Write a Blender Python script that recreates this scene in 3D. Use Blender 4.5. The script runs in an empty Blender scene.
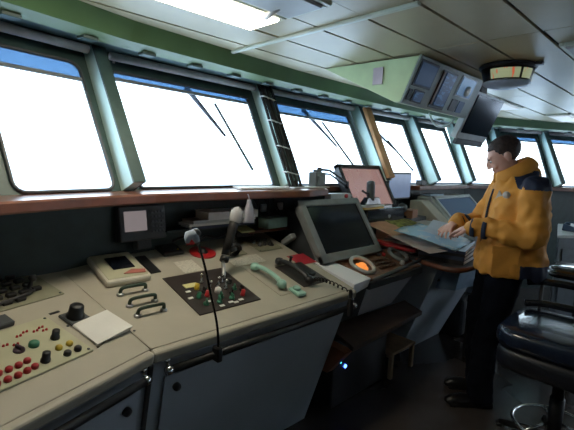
import bpy, bmesh, math, random
from mathutils import Vector as V, Matrix as Mx, Euler, noise
random.seed(7)
R=math.radians
sc=bpy.context.scene; COL=sc.collection

# ------------------------------------------------------------------ materials
MATS={}
def mat(name,col,rough=.5,metal=0.,var=.06,scale=12.,emit=None,es=0.,bump=0.,bscale=60.,coat=0.,trans=0.,spec=.5,col2=None):
    if name in MATS: return MATS[name]
    m=bpy.data.materials.new(name); m.use_nodes=True; nt=m.node_tree; N=nt.nodes; L=nt.links
    b=N['Principled BSDF']; b.inputs['Roughness'].default_value=rough; b.inputs['Metallic'].default_value=metal
    b.inputs['Specular IOR Level'].default_value=spec
    b.inputs['Coat Weight'].default_value=coat
    b.inputs['Transmission Weight'].default_value=trans
    tc=N.new('ShaderNodeTexCoord'); nz=N.new('ShaderNodeTexNoise'); nz.inputs['Scale'].default_value=scale; nz.inputs['Detail'].default_value=3
    L.new(tc.outputs['Object'],nz.inputs['Vector'])
    rp=N.new('ShaderNodeValToRGB'); c=V(col)
    lo=c*(1-var*2); hi=V(col2) if col2 else c*(1+var*2)
    rp.color_ramp.elements[0].color=(*lo,1); rp.color_ramp.elements[0].position=.3
    rp.color_ramp.elements[1].color=(*[min(1,x) for x in hi],1); rp.color_ramp.elements[1].position=.7
    L.new(nz.outputs['Fac'],rp.inputs['Fac']); L.new(rp.outputs['Color'],b.inputs['Base Color'])
    if bump:
        n2=N.new('ShaderNodeTexNoise'); n2.inputs['Scale'].default_value=bscale; L.new(tc.outputs['Object'],n2.inputs['Vector'])
        bp=N.new('ShaderNodeBump'); bp.inputs['Strength'].default_value=bump; bp.inputs['Distance'].default_value=.01
        L.new(n2.outputs['Fac'],bp.inputs['Height']); L.new(bp.outputs['Normal'],b.inputs['Normal'])
    if emit:
        b.inputs['Emission Color'].default_value=(*emit,1); b.inputs['Emission Strength'].default_value=es
    MATS[name]=m; return m
cream=mat('desk_laminate',(.40,.375,.31),.42,var=.03,scale=5,bump=.05,bscale=300)
body_m=mat('console_paint',(.44,.50,.57),.45,var=.03,scale=3)
body2=mat('pale_console_paint',(.78,.80,.86),.45,var=.03,scale=3)
dkgreen=mat('dark_green_panel',(.020,.040,.040),.5,var=.1)
mint=mat('mint_paint',(.62,.84,.80),.4,var=.05,scale=6)
green=mat('green_paint',(.085,.17,.075),.45,var=.06,scale=5)
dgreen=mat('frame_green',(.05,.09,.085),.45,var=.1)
lgreen=mat('pale_green_paint',(.15,.22,.10),.5,var=.05,scale=4)
ceil_m=mat('ceiling_panel',(.50,.43,.27),.36,var=.04,scale=3)
gap_m=mat('ceiling_gap',(.03,.035,.03),.8)
strip_m=mat('ceiling_strip',(.62,.66,.54),.4,var=.03)
wood=mat('red_brown_wood',(.15,.055,.032),.3,var=.18,scale=9,coat=.3)
plank_m=mat('raw_plank',(.50,.25,.10),.55,var=.12,scale=7)
brownb=mat('brown_board',(.10,.068,.056),.5,var=.15,scale=7)
palewood=mat('pale_wood',(.26,.17,.09),.5,var=.15)
floor_m=mat('floor_covering',(.055,.046,.042),.17,var=.16,scale=2.2,bump=.06,bscale=20)
black=mat('black_plastic',(.012,.013,.015),.42,var=.1)
blackg=mat('black_gloss',(.008,.010,.016),.16,var=.1,coat=.3)
rubber=mat('black_rubber',(.015,.015,.016),.65)
dkgrey=mat('dark_grey_plastic',(.06,.068,.075),.45)
grey=mat('grey_plastic',(.20,.22,.23),.45)
lgrey=mat('light_grey_metal',(.48,.51,.52),.4,.1)
chrome=mat('chrome',(.75,.76,.78),.15,1.,var=.02)
steel=mat('brushed_steel',(.45,.46,.46),.3,.9,var=.05)
white=mat('white_plastic',(.72,.72,.70),.45,var=.02)
paper=mat('white_paper',(.74,.74,.72),.8,var=.02)
plate_m=mat('pale_button_plate',(.44,.44,.31),.35,var=.04,scale=8)
olive=mat('olive_plate',(.24,.24,.17),.4,var=.06)
red=mat('red_plastic',(.38,.016,.020),.35,var=.08)
redp=mat('red_sheet',(.42,.03,.045),.4,var=.05)
yellow=mat('yellow_plastic',(.55,.40,.04),.35)
gbtn=mat('green_plastic',(.03,.17,.10),.35)
purple=mat('purple_black_plastic',(.06,.035,.06),.35)
dkh=mat('dark_green_metal',(.03,.055,.04),.35,.4)
mintp=mat('mint_plastic',(.30,.52,.44),.4,var=.04)
mintb=mat('mint_cardboard',(.50,.74,.66),.6)
ypad=mat('yellow_paper',(.60,.58,.28),.8)
blackpanel=mat('brown_black_panel',(.035,.028,.026),.4,var=.1)
screen_off=mat('dark_screen',(.004,.006,.010),.12,var=.05,spec=.3)
blueglass=mat('blue_grey_screen',(.015,.026,.05),.3,spec=.25,emit=(.10,.18,.34),es=.09)
sky_screen=mat('pale_blue_screen',(.05,.08,.12),.2,emit=(.24,.32,.52),es=.24)
pink_screen=mat('pinkish_chart_screen',(.04,.025,.02),.2,emit=(.46,.28,.26),es=.32)
nav_screen=mat('grey_pink_screen',(.1,.09,.09),.4,emit=(.45,.38,.38),es=.22)
tint=mat('blue_tinted_blind',(.10,.22,.45),.4,emit=None)
lampglow=mat('lamp_diffuser',(.9,.88,.8),.5,var=.01,emit=(1.,.88,.68),es=9.)
lampfar=mat('far_lamp_diffuser',(.6,.62,.62),.5,var=.01,emit=(.85,.93,1.),es=.2)
lampdim=mat('unlit_diffuser',(.42,.42,.40),.4,var=.03)
orangeglow=mat('lit_amber_button',(.5,.2,.05),.3,emit=(1.,.30,.06),es=.45)
copper=mat('copper_key_panel',(.20,.105,.065),.35,var=.2,scale=30)
jacket_m=mat('orange_jacket_fabric',(.68,.295,.045),.75,var=.10,scale=5,bump=.35,bscale=22)
navy_m=mat('navy_fabric',(.013,.022,.055),.75,var=.1,bump=.2,bscale=40)
trouser_m=mat('black_trouser_fabric',(.006,.008,.014),.9,spec=.1,var=.1,bump=.2,bscale=25)
skin_m=mat('skin',(.68,.39,.31),.5,var=.05,scale=8)
hair_m=mat('dark_brown_hair',(.035,.02,.018),.6,var=.3,scale=60,bump=.5,bscale=120)
shoe_m=mat('black_leather',(.010,.010,.011),.28)
patch_m=mat('pale_patch',(.55,.52,.48),.7)
leather=mat('dark_blue_vinyl',(.014,.022,.042),.2,coat=.4,var=.1,bump=.08,bscale=14)
chartblue=mat('pale_blue_chart_paper',(.38,.62,.78),.75,var=.05,scale=6,col2=(.48,.70,.84))
chartpink=mat('pinkish_paper',(.80,.66,.60),.75,var=.08,scale=8)
chartgreen=mat('green_yellow_map',(.34,.34,.09),.7,var=.3,scale=25)
orangepaper=mat('orange_lit_paper',(.86,.50,.32),.75,var=.05)
bluebind=mat('navy_binder',(.03,.045,.09),.4)
bluelbl=mat('blue_label',(.05,.14,.30),.5)
sea_m=mat('sea',(.74,.80,.86),.6,var=.05,scale=.05)
yellowp=mat('amber_torch',(.65,.42,.10),.45)
# lines printed on a chart-like face: procedural brick marks
def marks(name,base,ink,sx,sy,thr=.5,emit=0.):
    m=bpy.data.materials.new(name); m.use_nodes=True; nt=m.node_tree; N=nt.nodes; L=nt.links; b=N['Principled BSDF']
    tc=N.new('ShaderNodeTexCoord'); mp=N.new('ShaderNodeMapping'); mp.inputs['Scale'].default_value=(sx,sy,1)
    L.new(tc.outputs['Object'],mp.inputs['Vector'])
    nz=N.new('ShaderNodeTexNoise'); nz.inputs['Scale'].default_value=1.; L.new(mp.outputs['Vector'],nz.inputs['Vector'])
    cr=N.new('ShaderNodeValToRGB'); cr.color_ramp.interpolation='CONSTANT'
    cr.color_ramp.elements[0].color=(*base,1); cr.color_ramp.elements[1].position=thr; cr.color_ramp.elements[1].color=(*ink,1)
    L.new(nz.outputs['Fac'],cr.inputs['Fac']); L.new(cr.outputs['Color'],b.inputs['Base Color'])
    b.inputs['Roughness'].default_value=.35
    if emit: L.new(cr.outputs['Color'],b.inputs['Emission Color']); b.inputs['Emission Strength'].default_value=emit
    return m
label_paper=marks('printed_label',(.62,.60,.52),(.40,.39,.35),60,240,.56)
disp_marks=marks('indicator_face',(.30,.33,.20),(.55,.12,.06),25,25,.62,.35)
scr_marks=marks('display_rows',(.008,.016,.04),(.02,.05,.10),14,60,.56,.6)
map_marks=marks('chart_print',(.52,.76,.92),(.76,.86,.93),6,14,.55)
glass=bpy.data.materials.new('window_glass'); glass.use_nodes=True
nt=glass.node_tree; nt.nodes.clear(); o=nt.nodes.new('ShaderNodeOutputMaterial'); mx=nt.nodes.new('ShaderNodeMixShader'); t=nt.nodes.new('ShaderNodeBsdfTransparent'); g=nt.nodes.new('ShaderNodeBsdfGlossy'); g.inputs['Roughness'].default_value=.02
t.inputs['Color'].default_value=(.93,.97,.97,1); mx.inputs[0].default_value=.04
nt.links.new(t.outputs[0],mx.inputs[1]); nt.links.new(g.outputs[0],mx.inputs[2]); nt.links.new(mx.outputs[0],o.inputs[0])
blind_m=bpy.data.materials.new('sun_film'); blind_m.use_nodes=True
nt=blind_m.node_tree; nt.nodes.clear(); o=nt.nodes.new('ShaderNodeOutputMaterial'); mx=nt.nodes.new('ShaderNodeMixShader'); t=nt.nodes.new('ShaderNodeBsdfTransparent'); g=nt.nodes.new('ShaderNodeBsdfDiffuse')
t.inputs['Color'].default_value=(.22,.33,.46,1); g.inputs['Color'].default_value=(.3,.5,.75,1); mx.inputs[0].default_value=.25
nt.links.new(t.outputs[0],mx.inputs[1]); nt.links.new(g.outputs[0],mx.inputs[2]); nt.links.new(mx.outputs[0],o.inputs[0])

# ------------------------------------------------------------------ mesh helpers
class MB:
    def __init__(s): s.bm=bmesh.new(); s.mi=0
    def _fin(s,geom_before):
        for f in s.bm.faces:
            if f.index==-1 or f not in geom_before: pass
    def box(s,c,d,M=None,bev=0.,seg=1,mi=0,taper=None):
        """c centre, d full size"""
        before=set(s.bm.faces)
        x,y,z=d[0]/2,d[1]/2,d[2]/2
        vs=[s.bm.verts.new(V((c[0]+i*x,c[1]+j*y,c[2]+k*z))) for i in(-1,1) for j in(-1,1) for k in(-1,1)]
        F=[(0,1,3,2),(4,6,7,5),(0,4,5,1),(2,3,7,6),(0,2,6,4),(1,5,7,3)]
        fs=[s.bm.faces.new([vs[i] for i in f]) for f in F]
        if bev:
            es=list({e for f in fs for e in f.edges})
            bmesh.ops.bevel(s.bm,geom=es,offset=bev,segments=seg,affect='EDGES',profile=.5)
        new=[f for f in s.bm.faces if f not in before]
        for f in new: f.material_index=mi
        if M is not None:
            bmesh.ops.transform(s.bm,matrix=M,verts=list({v for f in new for v in f.verts}))
        return s
    def hexa(s,pts,mi=0,bev=0.):
        """8 points: bottom 4 ccw then top 4"""
        before=set(s.bm.faces)
        vs=[s.bm.verts.new(V(p)) for p in pts]
        fs=[s.bm.faces.new([vs[i] for i in f]) for f in ((3,2,1,0),(4,5,6,7),(0,1,5,4),(1,2,6,5),(2,3,7,6),(3,0,4,7))]
        if bev: bmesh.ops.bevel(s.bm,geom=list({e for f in fs for e in f.edges}),offset=bev,segments=2,affect='EDGES',profile=.5)
        for f in s.bm.faces:
            if f not in before: f.material_index=mi
        return s
    def prism(s,poly,ax,a,b,mi=0,bev=0.):
        """poly 2D extruded along axis 0/1/2 from a to b"""
        before=set(s.bm.faces)
        def P(u,v,w):
            return {0:V((w,u,v)),1:V((u,w,v)),2:V((u,v,w))}[ax]
        A=[s.bm.verts.new(P(u,v,a)) for u,v in poly]; B=[s.bm.verts.new(P(u,v,b)) for u,v in poly]
        n=len(poly); fs=[s.bm.faces.new(A[::-1]),s.bm.faces.new(B)]
        for i in range(n): fs.append(s.bm.faces.new((A[i],A[(i+1)%n],B[(i+1)%n],B[i])))
        if bev: bmesh.ops.bevel(s.bm,geom=list({e for f in fs for e in f.edges}),offset=bev,segments=2,affect='EDGES',profile=.5)
        for f in s.bm.faces:
            if f not in before: f.material_index=mi
        return s
    def lathe(s,prof,c=(0,0,0),seg=20,M=None,mi=0,cap=True):
        before=set(s.bm.verts); rings=[]; bf=set(s.bm.faces)
        for r,z in prof:
            rings.append([s.bm.verts.new(V((c[0]+r*math.cos(2*math.pi*i/seg),c[1]+r*math.sin(2*math.pi*i/seg),c[2]+z))) for i in range(seg)])
        for a,b in zip(rings,rings[1:]):
            for i in range(seg): s.bm.faces.new((a[i],a[(i+1)%seg],b[(i+1)%seg],b[i]))
        if cap: s.bm.faces.new(rings[0][::-1]); s.bm.faces.new(rings[-1])
        for f in s.bm.faces:
            if f not in bf: f.material_index=mi; f.smooth=True
        if M is not None: bmesh.ops.transform(s.bm,matrix=M,verts=[v for v in s.bm.verts if v not in before])
        return s
    def tube(s,pts,r,seg=10,mi=0,closed=False,flat=None):
        pts=[V(p) for p in pts]; n=len(pts); rr=r if isinstance(r,(list,tuple)) else [r]*n
        rings=[]; up=None; bf=set(s.bm.faces)
        for i,p in enumerate(pts):
            if closed: t=(pts[(i+1)%n]-pts[i-1]).normalized()
            else: t=(pts[min(i+1,n-1)]-pts[max(i-1,0)]).normalized()
            if up is None: up=V((0,0,1)) if abs(t.z)<.9 else V((1,0,0))
            a=t.cross(up).normalized(); b=a.cross(t).normalized(); up=b
            fb=flat if flat else 1.
            rings.append([s.bm.verts.new(p+(a*math.cos(2*math.pi*k/seg)+b*math.sin(2*math.pi*k/seg)*fb)*rr[i]) for k in range(seg)])
        m=n if closed else n-1
        for i in range(m):
            a,b=rings[i],rings[(i+1)%n]
            for k in range(seg): s.bm.faces.new((a[k],a[(k+1)%seg],b[(k+1)%seg],b[k]))
        if not closed: s.bm.faces.new(rings[0][::-1]); s.bm.faces.new(rings[-1])
        for f in s.bm.faces:
            if f not in bf: f.material_index=mi; f.smooth=True
        return s
    def quad(s,pts,mi=0):
        f=s.bm.faces.new([s.bm.verts.new(V(p)) for p in pts]); f.material_index=mi; return s
    def build(s,name,mats,parent=None,loc=None,M=None):
        bmesh.ops.recalc_face_normals(s.bm,faces=list(s.bm.faces))
        me=bpy.data.meshes.new(name); s.bm.to_mesh(me); s.bm.free()
        for m in (mats if isinstance(mats,(list,tuple)) else [mats]): me.materials.append(m)
        o=bpy.data.objects.new(name,me); COL.objects.link(o)
        if parent is not None: o.parent=parent
        if M is not None: o.matrix_basis=M
        elif loc is not None: o.location=loc
        return o
def sm(path,n=6):
    """catmull-rom smoothing"""
    P=[V(p) for p in path]; out=[]
    for i in range(len(P)-1):
        a=P[max(i-1,0)];b=P[i];c=P[i+1];d=P[min(i+2,len(P)-1)]
        for k in range(n):
            t=k/n; out.append(.5*((2*b)+(c-a)*t+(2*a-5*b+4*c-d)*t*t+(3*b-a-3*c+d)*t**3))
    out.append(P[-1]); return out
def empty(name,label,cat,M=None,loc=(0,0,0),rz=0,group=None):
    o=bpy.data.objects.new(name,None); COL.objects.link(o); o.empty_display_size=.1
    if M is not None: o.matrix_basis=M
    else: o.location=loc; o.rotation_euler=(0,0,rz)
    o['label']=label; o['category']=cat
    if group: o['group']=group
    return o
def tag(o,label,cat,group=None):
    o['label']=label; o['category']=cat
    if group: o['group']=group
    return o
def struct(o): o['kind']='structure'; return o
def T(x,y,z): return Mx.Translation((x,y,z))
def dup(o,loc=None,M=None,parent=None):
    c=o.copy(); COL.objects.link(c)
    if parent is not None: c.parent=parent
    if loc is not None: c.location=loc
    if M is not None: c.matrix_basis=M
    for ch in list(o.children):
        dup(ch,parent=c)
    return c

# ------------------------------------------------------------------ frames of the console desk
SL=math.atan(.2545)
def frame(org,ang,slope=SL):
    return T(*org)@Mx.Rotation(R(ang),4,'Z')@Mx.Rotation(slope,4,'X')
O0=(.68,1.385,.85)
FR=frame(O0,0); FL=frame(O0,19)

# ------------------------------------------------------------------ room shell
SILL=[((-1.05,1.47),(-.42,1.72)),((-.30,1.77),(.13,1.91)),((.385,1.97),(.83,2.07)),((.985,2.12),(2.015,2.20)),((2.24,2.20),(3.265,2.235)),((3.485,2.205),(4.20,2.19)),((4.42,2.165),(5.06,2.13)),((5.22,2.09),(5.60,1.90)),((5.76,1.80),(6.27,1.50)),((6.47,1.41),(7.2,1.0)),((7.4,.88),(8.1,.45))]
ZS,ZT,OFF=1.39,2.02,.31
def facet(a,b):
    a=V((*a,0));b=V((*b,0)); d=(b-a).normalized(); n=V((-d.y,d.x,0)); return a,b,d,n
mw=MB()      # slanted wall strip with holes
SLV=V((0,0,ZT-ZS))
def rrect(w,h,r,n=4):
    pts=[]
    for cx,cy,a0 in ((w-r,h-r,0),(r,h-r,90),(r,r,180),(w-r,r,270)):
        for k in range(n+1):
            a=R(a0+90*k/n); pts.append((cx+r*math.cos(a),cy+r*math.sin(a)))
    return pts
films={0:.10,1:.10,2:.085,3:.035,4:.075,7:.04,8:.045,9:.05,10:.05}
mids=[]
for i,(a,b) in enumerate(SILL):
    a,b,d,n=facet(a,b)
    L0=(V((*SILL[i-1][1],0))-a).length/2 if i else .1
    L1=(V((*SILL[i+1][0],0))-b).length/2 if i<len(SILL)-1 else .1
    up=(n*OFF+V((0,0,ZT-ZS))); H=up.length; u=up/H; w=(b-a).length
    nn=d.cross(u)   # faces inward or outward
    base=a+V((0,0,ZS))
    cr_=.05 if i<3 else .022
    hole=rrect(w,H,cr_)
    def outer(p):
        # box outline point belonging to the hole point
        x=-L0 if p[0]<w/2 else w+L1; y=-.03 if p[1]<H/2 else H+.16
        # project corners
        fx=(p[0]-w/2)/(w/2); fy=(p[1]-H/2)/(H/2)
        return (w/2+fx*(w/2+(L1 if fx>0 else L0)),H/2+fy*(H/2+(.16 if fy>0 else .03)))
    def P(p,dep): return base+d*p[0]+u*p[1]+nn*dep
    bmv=mw.bm
    rin=[bmv.verts.new(P(p,0)) for p in hole]; rot=[bmv.verts.new(P(outer(p),0)) for p in hole]
    rin2=[bmv.verts.new(P(p,-.012)) for p in hole]; rot2=[bmv.verts.new(P(outer(p),-.012)) for p in hole]
    m=len(hole)
    for k in range(m):
        q=(k+1)%m
        for A,B in ((rin,rot),(rin2,rin),(rot2,rin2),(rot,rot2)):
            bmv.faces.new((A[k],A[q],B[q],B[k]))
    # inner edging gasket + pane + film: one window
    g=MB()
    g.tube([P((x-.002,y-.002),.004) for x,y in rrect(w+.004,H+.004,cr_)],.009,6,closed=True)
    win=struct(g.build('window_%d'%(i+1),dkgrey))
    pn=MB(); pn.prism([(x,y) for x,y in rrect(w,H,cr_)],2,-.004,.004)
    Mp=Mx((( d.x,u.x,nn.x,0),(d.y,u.y,nn.y,0),(d.z,u.z,nn.z,0),(0,0,0,1)))
    o=pn.build('pane',glass,win,M=T(*(base-nn*.02))@Mp)
    if i in films:
        fh=films[i]
        fb=MB(); fb.box((w/2,H-fh/2,0),(w-.004,fh,.003)); fb.build('sun_blind',blind_m,win,M=T(*(base+nn*.0))@Mp)
        fb=MB(); fb.box((w/2,H-fh-.009,0),(w,.02,.016),bev=.004); fb.build('blind_bar',grey,win,M=T(*(base+nn*.0))@Mp)
    # rail above each window
    rl=MB(); rl.tube([P((-.03,H+.045),.075),P((w+.03,H+.045),.075)],.022,10); rl.box((0,0,0),(.01,.01,.01),M=T(*P((.01,H+.045),.03)))
    rl.build('curtain_rail',mat('rail_grey',(.62,.58,.56),.35),win)
    ft=MB(); ft.box((w/2,H+.11,.03),(w+.1,.03,.05),bev=.005,M=T(*base)@Mp); ft.build('top_batten',dgreen,win)
    mids.append((P((-L0,0),0),P((-L0,H+.14),0),P((w+L1,0),0),P((w+L1,H+.14),0),d,n,nn,u))
struct(mw.build('wall_front_window_strip',dgreen)); bpy.data.objects['wall_front_window_strip'].name='wall_front'
# posts between the windows (structural stiffeners, part of the wall)
for i in range(len(mids)-1):
    A=mids[i]; B=mids[i+1]
    bot=(A[2]+B[0])/2; top=(A[3]+B[1])/2; ax=(top-bot).normalized(); n=(A[5]+B[5]).normalized(); d=(A[4]+B[4]).normalized(); out=d.cross(ax)
    MM=Mx(((d.x,ax.x,out.x,bot.x),(d.y,ax.y,out.y,bot.y),(d.z,ax.z,out.z,bot.z),(0,0,0,1)))
    h=(top-bot).length
    p=MB(); 
    def tp(x0,x1,d0,d1,da,db,mi):
        p.hexa([(x0,-.02,d0),(x1,-.02,d0),(x1,-.02,da),(x0,-.02,da),(x0,h,d0),(x1,h,d0),(x1,h,db),(x0,h,db)],mi=mi)
    tp(-.048,.010,0,0,.130,.100,0)
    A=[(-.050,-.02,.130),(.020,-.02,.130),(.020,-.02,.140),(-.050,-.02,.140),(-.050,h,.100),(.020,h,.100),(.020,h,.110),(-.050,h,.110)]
    p.hexa(A,mi=1)  # shade of the post's room-facing side put into this darker green
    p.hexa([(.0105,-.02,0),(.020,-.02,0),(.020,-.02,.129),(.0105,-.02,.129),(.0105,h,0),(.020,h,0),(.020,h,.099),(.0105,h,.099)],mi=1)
    
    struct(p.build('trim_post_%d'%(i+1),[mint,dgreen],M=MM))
# header: fascia beam, soffit, ceiling
mid=[]
def offset_line(dist):
    pts=[]
    for i,(a,b) in enumerate(SILL):
        a,b,d,n=facet(a,b)
        pts.append((a+n*dist)); pts.append((b+n*dist))
    # average neighbours
    out=[pts[0]]
    for i in range(1,len(pts)-1,2): out.append((pts[i]+pts[i+1])/2)
    out.append(pts[-1]); return out
ZC=2.2
def strip(b,lineA,za,lineB,zb,mi=0):
    for i in range(len(lineA)-1):
        b.quad([(lineA[i].x,lineA[i].y,za),(lineA[i+1].x,lineA[i+1].y,za),(lineB[i+1].x,lineB[i+1].y,zb),(lineB[i].x,lineB[i].y,zb)],mi)
l_in=offset_line(-.07); l_b=offset_line(-.02); l_mid=offset_line(.075); l_out=offset_line(.42)
def solid_strip(name,m,la,za,lb,zb,th):
    b=MB()
    for i in range(len(la)-1):
        A=[(la[i].x,la[i].y,za),(la[i+1].x,la[i+1].y,za),(lb[i+1].x,lb[i+1].y,zb),(lb[i].x,lb[i].y,zb)]
        b.hexa(A+[(x+th[0],y+th[1],z+th[2]) for x,y,z in A])
    return struct(b.build(name,m))
solid_strip('trim_ceiling_beam',green,l_in,ZC+.0,l_b,2.115,(0,.03,.012))
solid_strip('trim_soffit_strip',lgreen,l_b,2.115,l_mid,2.098,(0,0,.02))
solid_strip('trim_upper_soffit',dgreen,l_mid,2.11,l_out,2.13,(0,0,.02))
# dark little brackets under the soffit
bk=MB()
for i in range(len(l_mid)-1):
    a,b=l_mid[i],l_mid[i+1]; L=(b-a).length; n=max(1,int(L/.3)); ang=math.atan2(b.y-a.y,b.x-a.x)
    for k in range(n):
        c=a+(b-a)*((k+.5)/n); bk.box((0,0,0),(.075,.06,.016),M=T(c.x,c.y-.005,2.094)@Mx.Rotation(ang,4,'Z'),bev=.003)
struct(bk.build('trim_soffit_brackets',dgreen))
# ceiling panels with real gaps
cp=MB(); gx=[-3.7,-2.4,-1.1,.22,1.54,2.2,3.97,5.3,6.6,8.0]; pitch=.2595
def front_y(x):
    for i in range(len(l_in)-1):
        if l_in[i].x<=x<=l_in[i+1].x:
            t=(x-l_in[i].x)/(l_in[i+1].x-l_in[i].x); return l_in[i].y+t*(l_in[i+1].y-l_in[i].y)
    return l_in[0].y+(x-l_in[0].x)*.33 if x<l_in[0].x else l_in[-1].y
y0=1.93
holes=[(.22,1.54,1.40,1.66),(.22,1.54,1.14,1.40),(2.20,3.0,.365,.625),(3.97,4.63,1.40,1.66),(5.3,5.96,1.14,1.40)]
for i in range(len(gx)-1):
    xs=[gx[i]]; 
    x=gx[i]
    for j in range(-20,3):
        ya=y0+(j-1)*pitch; yb=y0+j*pitch
        if ya<-2.8: continue
        g=.008
        n=max(1,int((gx[i+1]-gx[i])/.33))
        skip=[h for h in holes if h[2]<(ya+yb)/2<h[3] and h[0]<gx[i+1]-.01 and h[1]>gx[i]+.01]
        for k in range(n):
            xa=gx[i]+(gx[i+1]-gx[i])*k/n; xb=gx[i]+(gx[i+1]-gx[i])*(k+1)/n
            if any(h[0]-.01<=(xa+xb)/2<=h[1]+.01 for h in skip): continue
            fa,fb=front_y(xa),front_y(xb)
            yA=min(yb-g,fa+.02); yB=min(yb-g,fb+.02)
            if yA<=ya+g and yB<=ya+g: continue
            yA=max(yA,ya+g); yB=max(yB,ya+g)
            X0=xa+(.003 if k==0 else 0); X1=xb-(.003 if k==n-1 else 0)
            cp.hexa([(X0,ya+g,ZC),(X1,ya+g,ZC),(X1,yB,ZC),(X0,yA,ZC),(X0,ya+g,ZC+.012),(X1,ya+g,ZC+.012),(X1,yB,ZC+.012),(X0,yA,ZC+.012)])
cp.box((2.2,0,ZC+.05),(12.2,5.6,.04),mi=1)
struct(cp.build('ceiling',[ceil_m,gap_m]))
rg=MB(); rg.box((1.54,1.53,ZC-.006),(.028,1.30,.016),bev=.004); struct(rg.build('trim_ceiling_strip',strip_m))
# floor, back and side walls
fl=MB(); fl.box((2.2,0,-.03),(12.2,5.6,.06)); struct(fl.build('floor',floor_m))
bw=MB(); bw.box((2.2,-2.8,.5),(12.4,.08,1.0)); bw.box((2.2,-2.8,2.12),(12.4,.08,.44));
bw.box((-.3,-2.8,1.45),(7.4,.08,.92))
bw.box((4.3,-2.8,1.45),(2.0,.08,.92)); bw.box((7.5,-2.8,1.45),(1.8,.08,.92))
struct(bw.build('wall_back',mat('back_wall_paint',(.40,.43,.45),.6)))
wl=MB(); wl.box((-3.85,-.6,1.15),(.08,4.4,2.5)); struct(wl.build('wall_left',mat('back_wall_paint',(.40,.43,.45),.6)))
# starboard side wall with window openings
wr=MB(); wr.box((8.35,-1.1,.65),(.08,3.5,1.3)); wr.box((8.35,-1.1,2.22),(.08,3.5,.2)); wr.box((8.35,.55,1.7),(.08,.2,.9)); wr.box((8.35,-.6,1.7),(.08,.18,.9)); wr.box((8.35,-1.8,1.7),(.08,.18,.9)); wr.box((8.35,-2.75,1.7),(.08,.2,.9))
struct(wr.build('wall_right',dgreen))
# lower front wall under the windows
lo=MB(); l0=offset_line(.03)
for i in range(len(l0)-1):
    a,b=l0[i],l0[i+1]
    lo.hexa([(a.x,a.y,0),(b.x,b.y,0),(b.x,b.y+.05,0),(a.x,a.y+.05,0),(a.x,a.y,1.385),(b.x,b.y,1.385),(b.x,b.y+.05,1.385),(a.x,a.y+.05,1.385)])
struct(lo.build('wall_front_lower',dkgreen))
fw=MB(); fw.prism([(-3.8,.6),(-1.0,1.46),(-1.0,1.52),(-3.8,.66)],2,0,2.2); struct(fw.build('wall_front_left_end',dkgreen))
# wooden ledge
led=[(-1.2,1.02),(-.4,1.44),(.29,1.725),(.63,1.825),(.95,1.885),(1.3,1.90),(2.05,1.88),(2.3,1.93),(2.45,2.195),(3.78,2.19),(3.86,2.05),(5.0,2.03),(5.5,1.80),(6.4,1.25),(8.1,.25)]
def wall_y(x): 
    for i in range(len(l0)-1):
        if l0[i].x<=x<=l0[i+1].x:
            t=(x-l0[i].x)/(l0[i+1].x-l0[i].x); return l0[i].y+t*(l0[i+1].y-l0[i].y)
    return l0[0].y+(x-l0[0].x)*.4 if x<l0[0].x else l0[-1].y+(x-l0[-1].x)*-.6
lb=MB()
ledp=[]
for (x0,y0_),(x1,y1_) in zip(led,led[1:]):
    n=max(1,int((x1-x0)/.3))
    for k in range(n): t=k/n; ledp.append((x0+(x1-x0)*t,y0_+(y1_-y0_)*t))
ledp.append(led[-1])
n=len(ledp); vs=[]
for x,y in ledp:
    yb=wall_y(x)+.012
    vs.append([lb.bm.verts.new(p) for p in ((x,y,1.333),(x,y-.004,1.34),(x,y-.004,1.372),(x,y+.006,1.38),(x,yb,1.382),(x,yb,1.333))])
for a,b in zip(vs,vs[1:]):
    for k in range(6):
        q=(k+1)%6; lb.bm.faces.new((a[k],b[k],b[q],a[q]))
lb.bm.faces.new(vs[0]); lb.bm.faces.new(vs[-1][::-1])
struct(lb.build('trim_window_ledge',wood))
sea=MB(); sea.box((300,1500,-14),(9000,5900,.5)); struct(sea.build('ground_sea',sea_m))

# ------------------------------------------------------------------ ceiling lamps
def ceiling_lamp(x0,x1,y0,y1,m,label):
    t=empty('ceiling_light',label,'ceiling light',loc=((x0+x1)/2,(y0+y1)/2,ZC))
    w,h=x1-x0,y1-y0
    f=MB()
    for s in(-1,1):
        f.box((0,s*(h/2-.012),-.004),(w,.024,.024),bev=.004); f.box((s*(w/2-.012),0,-.004),(.024,h-.045,.024),bev=.004)
    f.build('lamp_frame',strip_m,t)
    f=MB(); f.box((0,0,-.008),(w-.05,h-.05,.036),bev=.006); f.build('diffuser',m,t)
    return t
ceiling_lamp(.235,1.33,1.405,1.655,lampglow,'glowing fluorescent ceiling light panel above the left console')
ceiling_lamp(.235,1.33,1.145,1.395,lampdim,'dim ceiling light panel cut by the top edge, beside the glowing one')
ceiling_lamp(2.45,3.0,.37,.62,lampdim,'ceiling light panel at the upper right edge with white frame')
ceiling_lamp(3.98,4.62,1.41,1.65,lampfar,'small lit ceiling panel behind the hanging monitor')
ceiling_lamp(5.31,5.95,1.15,1.39,lampfar,'far lit ceiling panel at the right above the last window')
# fill strips of ceiling beside the shorter lamps
fc=MB(); 
for x0,x1,y0_,y1_ in ((1.335,1.525,1.405,1.655),(1.335,1.525,1.145,1.395),(2.205,2.445,.37,.62)): fc.box(((x0+x1)/2,(y0_+y1_)/2,ZC+.006),(x1-x0,y1_-y0_,.012))
struct(fc.build('ceiling_filler',ceil_m))
br=MB(); br.tube([(1.20,1.30,2.19),(1.215,1.41,2.17),(1.25,1.46,2.185)],.014,8); br.box((1.2,1.29,2.19),(.05,.03,.02),bev=.004); br.box((1.255,1.47,2.19),(.05,.04,.02),bev=.004)
tag(br.build('ceiling_bracket',white),'short white bracket under the ceiling at the end of the glowing light','bracket')

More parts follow.
